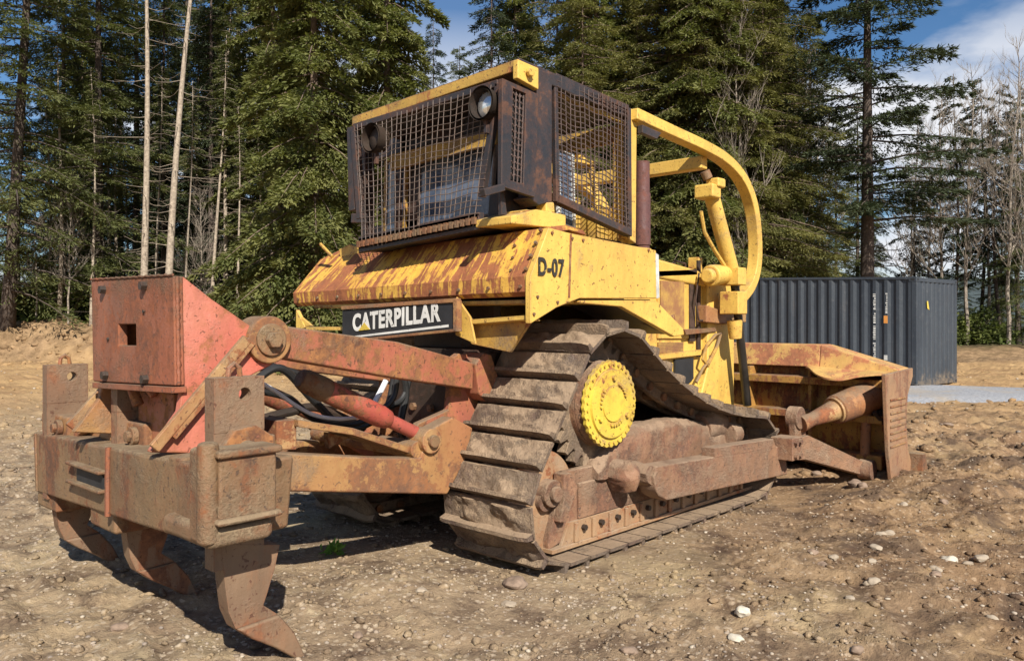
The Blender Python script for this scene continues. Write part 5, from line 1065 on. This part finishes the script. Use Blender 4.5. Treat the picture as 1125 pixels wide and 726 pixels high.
# ================================================================== TREES
def quads(base, d, wdir, ln, wd):
    """leaf-sized diamonds: base point, direction, width direction"""
    n = len(base); v = np.empty((n, 4, 3)); v[:, 0] = base; v[:, 2] = base + d * ln[:, None]; mid = base + d * (ln * .45)[:, None]; v[:, 1] = mid - wdir * wd[:, None]; v[:, 3] = mid + wdir * wd[:, None]
    return v.reshape(-1, 3), np.arange(n * 4).reshape(n, 4)
def unit(a): return a / (np.linalg.norm(a, axis=-1, keepdims=True) + 1e-9)
def conifer(seed, H=24, r0=.22, z0=1.5, R=3.6, nb=170, dens=130, droop=.25, ls=(.16, .34), wd=(.022, .05), fan=.34, hang=.3, taper=.75, clump=.0, rag=(.45, 1.2), lean=(0, 0), dead=0, deadr=.012):
    g = np.random.default_rng(seed); mb = MB(); V = []; 
    def cx(z): k = z / H; return np.array([lean[0] * k + .25 * math.sin(k * 4 + seed) * lean[1], lean[0] * .3 * k + .2 * math.cos(k * 5 + seed) * lean[1], 0])
    tp = []; tr_ = []
    for i in range(15): z = H * i / 14; c = cx(z) - cx(0); tp.append(Vector((c[0], c[1], z - .3 * (i == 0)))); tr_.append(max(.02, r0 * (1 - .93 * i / 14) * (1.25 if i == 0 else 1)))
    mb.tube(tp, tr_, 9)
    for k in range(nb):
        f = (k + g.random()) / nb; z = z0 + (H - z0) * f ** .92; a = g.random() * 2 * math.pi
        Lb = R * (1 - (z / H)) ** taper * (rag[0] + (rag[1] - rag[0]) * g.random()) * (1.0 if z > z0 + 2 else .75) + .25
        c = cx(z) - cx(0); p0 = np.array([c[0], c[1], z]); dh = np.array([math.cos(a), math.sin(a), 0]); rise = .30 - .2 * g.random() - droop * .6
        t = np.linspace(0, 1, 7); curve = p0 + dh * (t * Lb)[:, None] + np.array([0, 0, 1]) * ((rise * t - droop * t ** 2 + .18 * droop * t ** 4) * Lb)[:, None]
        mb.tube([Vector(q) for q in curve[::2]], [max(.008, .018 + .007 * Lb) * (1 - .8 * q / 3) for q in range(4)], 4, False)
        n = int(dens * Lb / R * (.6 + .8 * g.random())); 
        if n < 4: continue
        s = g.random(n) ** .75 * .92 + .08
        if clump: s = np.clip(np.round(s * 9) / 9 + g.normal(0, .018, n), .06, 1.02)
        px_ = np.stack([np.interp(s, t, curve[:, j]) for j in range(3)], 1)
        side = np.array([-dh[1], dh[0], 0]); wfan = fan * Lb * (1.05 - s) ** .8 + .10
        la = g.uniform(-1, 1, n); off = la * wfan
        px_ = px_ + side * off[:, None] + dh * (np.abs(off) * .45)[:, None] + np.array([0, 0, 1]) * (-np.abs(off) * hang - g.random(n) * hang * .35 + g.normal(0, .03, n))[:, None]
        d = unit(dh * .7 + side * (np.sign(la) * (.25 + .6 * g.random(n)))[:, None] + np.array([0, 0, 1]) * (-hang * 1.3 * g.random(n) + .05)[:, None] + g.normal(0, .28, (n, 3)))
        w = unit(np.cross(d, np.array([0, 0, 1.]) + g.normal(0, .45, (n, 3)))); ln = g.uniform(*ls, n); ww = g.uniform(*wd, n); v, _ = quads(px_, d, w, ln, ww); V.append(v)
    for k in range(dead):
        z = 1.5 + (z0 - 1.0) * g.random(); a = g.random() * 6.283; Lb = .3 + 2.2 * g.random() ** 1.8; c = cx(z) - cx(0); p0 = Vector((c[0], c[1], z)); dh = Vector((math.cos(a), math.sin(a), 0)); up = g.uniform(-.5, .1)
        mb.tube([p0, p0 + dh * Lb * .4 + Vector((0, 0, up * .35 * Lb)), p0 + dh * Lb * .8 + Vector((0, 0, up * .42 * Lb)), p0 + dh * Lb + Vector((g.normal(0, .15), g.normal(0, .15), (up * .3 + .12) * Lb))], [deadr * 1.5, deadr, deadr * .7, deadr * .4], 4, False)
        if Lb > 1.2:
            q = p0 + dh * Lb * .6 + Vector((0, 0, up * .4 * Lb)); sd = Vector((-dh.y, dh.x, 0)) * g.choice([-1, 1]); mb.tube([q, q + sd * .3 + dh * .25, q + sd * .5 + dh * .5 + Vector((0, 0, .05))], [deadr * .7, deadr * .5, deadr * .3], 4, False)
    me = bpy.data.meshes.new('trunk'); me.from_pydata(mb.v, [], mb.f); me.polygons.foreach_set('use_smooth', [True] * len(me.polygons))
    cm = None
    if V: v = np.concatenate(V); cm = np_mesh('crown', v, np.arange(len(v)).reshape(-1, 4), M['fir'])
    return me, cm
def bare(seed, H=17, r0=.12, n1=46, spread=.32):
    g = random.Random(seed); mb = MB()
    tp = [Vector((0, 0, -.3))]; 
    for i in range(1, 13): tp.append(Vector((tp[-1].x + g.uniform(-.12, .12), tp[-1].y + g.uniform(-.12, .12), H * i / 12)))
    mb.tube(tp, [r0 * (1 - .88 * i / 12) for i in range(13)], 7)
    def br(p, d, L_, r, lv):
        q = [p]; dd = d.copy()
        for i in range(4): dd = (dd + Vector((g.uniform(-.22, .22), g.uniform(-.22, .22), g.uniform(.0, .26)))).normalized(); q.append(q[-1] + dd * L_ / 4)
        mb.tube(q, [r, r * .8, r * .6, r * .45, r * .25], 4, False)
        if lv > 0:
            for _ in range(5 if lv > 1 else 4):
                i = g.randint(1, 3); nd = (dd + Vector((g.uniform(-.9, .9), g.uniform(-.9, .9), g.uniform(-.1, .7)))).normalized(); br(q[i], nd, L_ * g.uniform(.35, .6), r * .5, lv - 1)
    for k in range(n1):
        z = H * (.22 + .76 * k / n1); i = int(z / H * 12); a = g.random() * 6.283; p = tp[i].lerp(tp[min(i + 1, 12)], z / H * 12 - i)
        br(p, Vector((math.cos(a), math.sin(a), g.uniform(.5, 1.3))).normalized(), H * spread * (1 - .75 * z / H) * g.uniform(.6, 1.2), r0 * .38 * (1 - .7 * z / H), 2)
    me = bpy.data.meshes.new('trunk'); me.from_pydata(mb.v, [], mb.f); return me, None
def shrub(seed, H=1.6, R=1.0, n=2600):
    g = np.random.default_rng(seed); mb = MB()
    for k in range(14):
        a = g.random() * 6.283; l = g.uniform(.5, 1) * H; mb.tube([Vector((0, 0, -.1)), Vector((math.cos(a) * R * .3, math.sin(a) * R * .3, l * .55)), Vector((math.cos(a) * R * .7, math.sin(a) * R * .7, l * .95))], [.02, .013, .006], 4, False)
    me = bpy.data.meshes.new('stems'); me.from_pydata(mb.v, [], mb.f)
    c = g.normal(0, 1, (40, 3)); c = unit(c) * (g.random((40, 1)) ** .4); c[:, 0:2] *= R; c[:, 2] = np.abs(c[:, 2]) * H
    k = g.integers(0, 40, n); p = c[k] + g.normal(0, .14, (n, 3)) * R; p[:, 2] = np.abs(p[:, 2]); d = unit(g.normal(0, 1, (n, 3)) + np.array([0, 0, .2])); w = unit(np.cross(d, g.normal(0, 1, (n, 3)))); v, f = quads(p, d, w, g.uniform(.09, .2, n), g.uniform(.025, .05, n))
    return me, np_mesh('foliage', v, f, M['shrub'])
KIND = {
 'cedar': ([conifer(s, H=25, r0=.26, z0=.6, R=3.3, nb=270, rag=(.25, 1.35), dens=600, droop=.52, ls=(.14, .34), wd=(.025, .06), fan=.34, hang=.62, taper=.55, clump=1) for s in (1, 2)], 'cedar', 'bark_mid'),
 'fir': ([conifer(s, H=27, r0=.26, z0=1.5, R=4.4, nb=200, dens=620, rag=(.3, 1.3), droop=.34, ls=(.14, .34), wd=(.014, .036), fan=.36, hang=.34, taper=.62, clump=1, dead=20) for s in (3, 4)], 'fir', 'bark_dark'),
 'spruce': ([conifer(s, H=24, r0=.2, z0=2.2, R=3.4, nb=170, dens=480, rag=(.3, 1.3), droop=.40, ls=(.12, .30), wd=(.014, .034), fan=.34, hang=.40, taper=.7, dead=40) for s in (5, 6)], 'fir_dark', 'bark_dark'),
 'big_fir': ([conifer(7, H=24, r0=.34, z0=5.8, R=5.9, nb=120, dens=1300, rag=(.22, 1.35), droop=.20, ls=(.14, .34), wd=(.016, .04), fan=.26, hang=.30, taper=.60, clump=1, dead=26, deadr=.02)], 'fir_dark', 'bark_dark'),
 'pale_pine': ([conifer(s, H=23, r0=.165, z0=15, R=2.6, nb=60, dens=200, droop=.35, ls=(.12, .28), wd=(.018, .04), hang=.35, dead=64, deadr=.010, lean=(.2, .8)) for s in (8, 9)], 'fir', 'bark_pale'),
 'olive': ([conifer(s, H=22, r0=.18, z0=.8, R=4.0, nb=230, dens=520, rag=(.3, 1.3), droop=.30, ls=(.12, .28), wd=(.014, .036), fan=.42, hang=.45, taper=.5) for s in (10, 14)], 'olive', 'bark_mid'),
 'bare': ([bare(s) for s in (11, 12)], None, 'twig'),
 'thin_fir': ([conifer(13, H=17, r0=.13, z0=4, R=2.6, nb=48, dens=420, droop=.35, ls=(.12, .30), wd=(.025, .055), fan=.3, hang=.3, taper=.5, clump=1, dead=20, lean=(.5, 1))], 'fir_dark', 'bark_dark'),
}
for k_, (ms, lf, bk) in KIND.items():
    for tm, cm in ms:
        tm.materials.clear(); tm.materials.append(M[bk])
        if cm: cm.materials.clear(); cm.materials.append(M[lf])
TN = {'cedar': 'cedar_tree', 'fir': 'fir_tree', 'spruce': 'spruce_tree', 'big_fir': 'fir_tree', 'pale_pine': 'pine_tree', 'olive': 'conifer_tree', 'bare': 'bare_tree', 'thin_fir': 'fir_tree'}
TI = {}
def tree(kind, u, D, s=1.0, label=None, group=None, rz=None, lean=0):
    ms = KIND[kind][0]; i = TI.get(kind, 0); TI[kind] = i + 1; tm, cm = ms[i % len(ms)]; p = GD(u, D); r = random.Random(int(u * 7 + D * 13))
    t = thing(TN[kind], label, 'tree', (p.x, p.y, hz(p.x, p.y) - .05), group); t.rotation_euler = (lean * RD.y, -lean * RD.x, rz if rz is not None else r.random() * 6.283) if 0 else (0, 0, rz if rz is not None else r.random() * 6.283)
    if lean: t.rotation_euler = (Matrix.Rotation(lean, 4, VD) @ Matrix.Rotation(r.random() * 6.283, 4, 'Z')).to_euler()
    t.scale = (s, s, s)
    a = bpy.data.objects.new('trunk', tm); COL.objects.link(a); a.parent = t
    if cm: a = bpy.data.objects.new('crown', cm); COL.objects.link(a); a.parent = t
    return t
G = {'cedar': ('green cedar with drooping sprays in the forest edge', 'cedars along the forest edge'), 'fir': ('dark green fir filling the forest behind the machine', 'firs in the forest wall'), 'spruce': ('thin dark spruce in the shade of the forest', 'spruces in the forest wall'),
     'olive': ('olive green bushy conifer above the engine end of the bulldozer', 'olive conifers behind the engine'), 'bare': ('leafless grey tree with fine upright twigs at the forest edge', 'leafless trees at the forest edge'), 'thin_fir': ('thin ragged fir beyond the shipping container', 'thin firs beyond the container')}
SEEN = {}
MARKS = [(40, 'at the left edge of the photo'), (95, 'left of the ripper tower'), (150, 'above the ripper tower'), (200, 'between the pale bare trunks'), (250, 'right of the pale bare trunks'), (310, 'above the upper ripper link'), (380, 'just left of the cab'), (450, 'behind the left part of the cab'), (520, 'above the middle of the cab roof'), (590, 'above the right corner of the cab roof'), (650, 'behind the side screen of the cab'), (710, 'above the yellow canopy post'), (770, 'above the sweep bar'), (830, 'behind the sweep bar curve'), (880, 'over the left end of the container'), (930, 'left of the tall fir over the container'), (1000, 'beside the trunk of the tall fir'), (1050, 'over the right end of the container'), (1090, 'just right of the container'), (9999, 'at the right edge of the photo')]
def where(u): return next(t for m_, t in MARKS if u < m_)
def gt(kind, u, D, s=1.0, **k):
    row = 'in the front row' if D < 42 else 'in the second row' if D < 50 else 'in the third row' if D < 64 else 'deep in the forest'
    base = {'cedar': 'drooping green cedar', 'fir': 'dense dark fir', 'spruce': 'narrow dark spruce', 'olive': 'olive green conifer', 'bare': 'leafless tree', 'thin_fir': 'thin ragged fir'}[kind]
    return tree(kind, u, D, s, f'{base} {row} {where(u)}', G[kind][1], **k)
# named ones first
tree('big_fir', 953, 36, 1.02, 'tall dark fir with a bare lower trunk rising above the shipping container')
tree('pale_pine', 157, 34, 1.0, 'straight pale bare-trunked pine above the left half of the ripper tower')
tree('pale_pine', 183, 33, 1.0, 'pale bare-trunked pine leaning slightly right above the ripper tower', lean=.075)
tree('pale_pine', 213, 41, .75, 'thin pale trunk just right of the two thick pale pines')
tree('pale_pine', 247, 37, .72, 'slender reddish pale trunk left of the bright green cedar', lean=.03)
tree('pale_pine', 243, 42, .62, 'faint slender pale trunk close behind the reddish one')
tree('fir', 8, 34.5, 1.05, 'dark leaning fir trunk at the far left edge of the clearing', lean=.06)
tree('cedar', 345, 28, .88, 'bright green cedar with drooping sprays left of the cab')
tree('cedar', 425, 31, .86, 'sunlit cedar directly behind the left side of the cab')
rr = random.Random(12)
for u, D, k, s in [(-35, 42, 'fir', .8), (70, 40, 'spruce', .95), (108, 37, 'fir', .95), (150, 46, 'fir', 1), (205, 48, 'fir', 1), (262, 43, 'fir', 1.0), (300, 38, 'cedar', .95), (395, 44, 'fir', 1.05), (470, 58, 'spruce', .8), (566, 44, 'cedar', .92), (612, 41, 'olive', .98), (655, 38, 'cedar', .95), (700, 37, 'olive', .95),
                   (735, 39, 'fir', .95), (770, 37, 'olive', .98), (815, 39, 'olive', 1.0), (860, 42, 'olive', 1.0), (890, 46, 'fir', .72), (540, 40, 'spruce', .85), (476, 47, 'spruce', .80), (505, 52, 'fir', .72), (735, 36, 'olive', .9), (770, 35.5, 'cedar', .95), (640, 35, 'olive', .8), (838, 36.5, 'olive', .9), (800, 36, 'olive', .85), (845, 38, 'cedar', .72), (232, 40, 'spruce', .9), (180, 40, 'spruce', .8), (20, 52, 'fir', .62), (1118, 44, 'fir', .5), (1150, 40, 'fir', .55)]: gt(k, u, D, s)
for u, D in [(95, 56), (140, 54), (185, 60), (235, 55), (285, 52), (330, 50), (375, 56), (425, 52), (520, 62), (610, 55), (655, 52), (700, 50), (745, 54), (790, 50), (835, 52), (880, 56), (915, 60), (940, 52)]: gt(rr.choice(['fir', 'spruce', 'fir', 'cedar']) if u < 800 else 'fir', u + rr.uniform(-10, 10), D, (.95 if u < 420 or 640 < u < 870 else .62) * rr.uniform(.9, 1.05))
for u, D in [(60, 70), (120, 72), (170, 75), (230, 70), (290, 74), (340, 70), (400, 76), (455, 72), (500, 78), (560, 72), (620, 70), (680, 74), (740, 70), (800, 74), (850, 72), (900, 76), (960, 78), (1010, 76), (1060, 80), (1100, 76)]: gt('spruce' if u < 850 else 'fir', u, D, (.9 if u < 850 else .45) * rr.uniform(.85, 1.1))
for u, D, s in [(900, 44, .8), (858, 37.5, .85), (812, 34.5, .85), (1000, 44, .75), (1035, 42, .8), (1062, 41, .85), (1085, 43, .8), (1108, 40, .9), (480, 52, .8), (1130, 38, .8), (1020, 48, .7)]: gt('bare', u, D, s)
for u, D, s in [(1045, 43, .85), (1075, 46, .9), (1100, 42, .8), (1010, 50, .8), (1122, 45, .85)]: gt('thin_fir', u, D, s)
for u, D, s in [(55, 38, .5), (82, 40, .42), (128, 39, .6), (270, 40, .5), (288, 37, .55), (312, 41, .5), (140, 43, .55), (228, 41, .5), (330, 35, .4), (868, 37, .5), (842, 38, .45), (65, 36, .62), (100, 35.5, .5), (118, 41, .7), (172, 38, .55), (202, 36.5, .5), (232, 36, .58), (262, 35, .45), (560, 38, .55), (20, 38, .5)]: tree('pale_pine', u, D, s, 'slender pale bare trunk with dead branches ' + where(u), 'slender pale trunks at the forest edge', lean=rr.uniform(-.03, .05))
for u, D, s in [(75, 35, .38), (300, 36, .45), (222, 37, .4), (40, 36, .35)]: gt('bare', u, D, s)
SHB = [shrub(s) for s in (1, 2, 3)]
for i in range(46):
    u = rr.uniform(-40, 1160); D = rr.uniform(36.5, 43); tm, cm = SHB[i % 3]; p = GD(u, D); t = thing('shrub', f'low green shrub {where(u)}', 'shrub', (p.x, p.y, hz(p.x, p.y)), 'shrubs at the foot of the forest'); sc_ = rr.uniform(.6, 1.7); t.scale = (sc_ * 1.2, sc_ * 1.2, sc_ * .8); t.rotation_euler = (0, 0, rr.random() * 6)
    tm.materials.clear(); tm.materials.append(M['twig']); a = bpy.data.objects.new('stems', tm); COL.objects.link(a); a.parent = t; a = bpy.data.objects.new('foliage', cm); COL.objects.link(a); a.parent = t
# ================================================================== STONES
def stone_mesh(seed, sub=1, rag=0.0):
    bm = bmesh.new(); bmesh.ops.create_icosphere(bm, subdivisions=sub, radius=1); r = random.Random(seed); sx_, sy_, sz_ = r.uniform(.8, 1.25), r.uniform(.65, 1.0), r.uniform(.4, .7)
    for v in bm.verts: k = 1 + .30 * noise.noise(v.co * 1.3 + Vector((seed, 0, 0))) + .1 * noise.noise(v.co * 4 + Vector((0, seed, 0))); k += rag * (noise.noise(v.co * 2.3 + Vector((0, 9, seed))) + .4 * r.uniform(-1, 1)); v.co = Vector((v.co.x * sx_, v.co.y * sy_, v.co.z * sz_)) * k
    vs = np.array([v.co[:] for v in bm.verts]); fs = np.array([[v.index for v in f.verts] for f in bm.faces]); bm.free(); return vs, fs
protos = [stone_mesh(s) for s in range(8)]
def stone_mat(name, cs):
    m, t, b = newmat(name); P = N(t, 'ShaderNodeNewGeometry'); r = P.outputs['Random Per Island']
    c = ramp(t, r, [(i / (len(cs) - 1) if len(cs) > 1 else 0, c) for i, c in enumerate(cs)]); n = nz(t, P.outputs['Position'], 60, 4, .7)
    c = mixc(t, .5, c, mixc(t, n, (.6, .58, .55), (1.3, 1.3, 1.3)), 'MULTIPLY'); t.links.new(c, b.inputs['Base Color']); b.inputs['Roughness'].default_value = .9; return m
M['pebbles'] = stone_mat('pebble_colours', [(.16, .12, .09), (.26, .20, .14), (.34, .26, .18), (.22, .18, .15), (.36, .29, .21), (.28, .22, .17), (.42, .36, .28), (.19, .13, .09)])
M['stone'] = stone_mat('stone_colours', [(.27, .215, .155), (.34, .28, .21)])
M['stone_white'] = plain('white_stone', (.50, .45, .36), .85, var=.15, scale=30)
M['stone_brown'] = plain('brown_stone', (.22, .155, .11), .9, var=.3, scale=20)
g = np.random.default_rng(5); VV = []; FF = []; off = 0
def scatter(n, dmin, dmax, smin, smax, pw):
    global off
    D = dmin * (dmax / dmin) ** g.random(n) if pw is None else g.uniform(dmin, dmax, n)
    X = (g.uniform(-.05, 1.05, n) * 1125 - CU) / F * D
    xs = CAM.x + VD.x * D + RD.x * X; ys = CAM.y + VD.y * D + RD.y * X; s = smin * (smax / smin) ** (g.random(n) ** 2.2)
    clm = fbm(xs, ys, 1.3, 3, 77) > -.12; keep = clm | (g.random(n) < .35); xs, ys, s = xs[keep], ys[keep], s[keep]; zs = height(xs, ys); a = g.random(len(xs)) * 6.283
    for k in range(8):
        q = slice(k, None, 8); v, f = protos[k]; ca, sa = np.cos(a[q]), np.sin(a[q]); m = len(ca); sc_ = s[q][:, None]
        x = (v[:, 0][None] * ca[:, None] - v[:, 1][None] * sa[:, None]) * sc_ + xs[q][:, None]; y = (v[:, 0][None] * sa[:, None] + v[:, 1][None] * ca[:, None]) * sc_ + ys[q][:, None]; z = v[:, 2][None] * sc_ + zs[q][:, None] + sc_ * .12
        VV.append(np.stack([x, y, z], -1).reshape(-1, 3)); FF.append((f[None] + (np.arange(m) * len(v))[:, None, None]).reshape(-1, 3) + off); off += m * len(v)
scatter(13000, 3.6, 13, .004, .018, None); scatter(1500, 9, 30, .015, .05, None)
go = bpy.data.objects.new('gravel', np_mesh('gravel', np.concatenate(VV), np.concatenate(FF), M['pebbles'])); COL.objects.link(go); tag(go, 'loose pebbles and grit strewn over the dirt', 'gravel', kind='stuff')
VV = []; FF = []; off = 0; protos = [stone_mesh(s + 50, 1, .55) for s in range(8)]
scatter(9000, 3.6, 12, .005, .034, None); scatter(3200, 8, 32, .02, .09, None)
n0_ = len(VV); D = g.uniform(30, 36, 2600); X = g.uniform(-24, -8, 2600); xs = CAM.x + VD.x * D + RD.x * X; ys = CAM.y + VD.y * D + RD.y * X; zs = height(xs, ys); sz = .03 + .22 * g.random(2600) ** 6; zs = zs - sz * .3; a = g.random(2600) * 6.28
for k in range(8):
    q = slice(k, None, 8); v, f = protos[k]; ca, sa = np.cos(a[q]), np.sin(a[q]); m = len(ca); sc_ = sz[q][:, None]
    VV.append(np.stack([(v[:, 0][None] * ca[:, None] - v[:, 1][None] * sa[:, None]) * sc_ + xs[q][:, None], (v[:, 0][None] * sa[:, None] + v[:, 1][None] * ca[:, None]) * sc_ + ys[q][:, None], v[:, 2][None] * sc_ + zs[q][:, None]], -1).reshape(-1, 3)); FF.append((f[None] + (np.arange(m) * len(v))[:, None, None]).reshape(-1, 3) + off); off += m * len(v)
go = bpy.data.objects.new('dirt_clods', np_mesh('dirt_clods', np.concatenate(VV), np.concatenate(FF), M['ground'])); COL.objects.link(go); tag(go, 'crumbly clods of dirt lying over the churned ground', 'dirt', kind='stuff')
def rock(u, v, r, mat, label, group=None, seed=0, flat=1):
    p = PZ(u, v, 0); vs, fs = stone_mesh(seed + 20, 3); me = bpy.data.meshes.new('rock'); me.from_pydata([tuple(x) for x in vs * r * np.array([1, 1, flat])], [], [tuple(int(q) for q in f) for f in fs]); me.materials.append(M[mat]); me.polygons.foreach_set('use_smooth', [True] * len(me.polygons)); me.set_sharp_from_angle(angle=.6)
    o = bpy.data.objects.new('rock', me); COL.objects.link(o); o.location = (p.x, p.y, hz(p.x, p.y) + r * .2); o.rotation_euler = (0, 0, seed * 1.3); tag(o, label, 'rock', group)
rock(1043, 624, .062, 'stone_white', 'pale oval stone alone on the dirt at the right', seed=1)
rock(1063, 630, .035, 'stone', 'small tan stone touching the right side of the pale oval stone', seed=2)
rock(566, 640, .075, 'stone_brown', 'flat reddish brown stone beside the rear corner of the near track', seed=3, flat=.7)
rock(559, 661, .04, 'stone', 'round pinkish stone in front of the near track corner', seed=4)
rock(816, 680, .045, 'stone_white', 'whitish jagged stone in the foreground right of centre', seed=5)
rock(808, 703, .04, 'stone_white', 'flat whitish stone in the foreground just below a jagged one', seed=6)
rock(960, 648, .04, 'stone', 'tan stone between the pale oval stone and the foreground', seed=7)
for i in range(26):
    u, v = rr.uniform(20, 1110), rr.uniform(560, 722)
    if 30 < u < 900 and v < 650: u = rr.uniform(880, 1110)
    rock(u, v, rr.uniform(.022, .045), rr.choice(['stone', 'stone', 'stone_brown']), 'fist sized stone in the dirt ' + ('left of the nearest ripper shank' if u < 240 else 'between the ripper and the track' if u < 520 else 'before the track' if u < 760 else 'in front of the blade' if u < 960 else 'at the lower right'), 'fist sized stones in the foreground dirt', seed=30 + i)
for i in range(9):
    u, v = rr.uniform(880, 1120), rr.uniform(455, 560); rock(u, v, rr.uniform(.04, .09), 'stone_brown', 'dirty stone on the rutted ground right of the blade', 'clods on the ground right of the blade', seed=80 + i)
# green sprig growing under the machine
p = PZ(367, 606, .0); v, f = (lambda q: quads(q[0], q[1], q[2], q[3], q[4]))((lambda n, gg: (np.array([[p.x, p.y, hz(p.x, p.y)]]) + gg.normal(0, .03, (n, 3)) * [1, 1, .3] + [0, 0, .03], (lambda d: d)(unit(gg.normal(0, .7, (n, 3)) + [0, 0, .8])), unit(gg.normal(0, 1, (n, 3))), gg.uniform(.04, .10, n), gg.uniform(.010, .022, n)))(60, np.random.default_rng(2)))
o = bpy.data.objects.new('weed', np_mesh('weed', v, f, M['sprig'])); COL.objects.link(o); tag(o, 'small bright green weed sprouting at the edge of the shadow under the machine', 'weed')

# ------------------------------------------------------------------ tell look-alikes apart by their order in the view
def seen_u(o):
    d = o.location - CAM; D = d.dot(VD); return CU + F * d.dot(RD) / D
by = {}
for o in COL.objects:
    if o.parent is None and o.get('label'): by.setdefault(o['label'], []).append(o)
ORD = ['leftmost', 'second from left', 'third from left', 'fourth from left', 'fifth from left', 'sixth from left', 'seventh from left', 'eighth from left', 'ninth from left', 'tenth from left', 'eleventh from left', 'twelfth from left', 'thirteenth from left', 'fourteenth from left']
for lb, os_ in by.items():
    if 1 < len(os_) <= len(ORD):
        os_.sort(key=seen_u)
        for i, o in enumerate(os_): o['label'] = (('rightmost' if i == len(os_) - 1 else ORD[i]) + ' ' + lb)
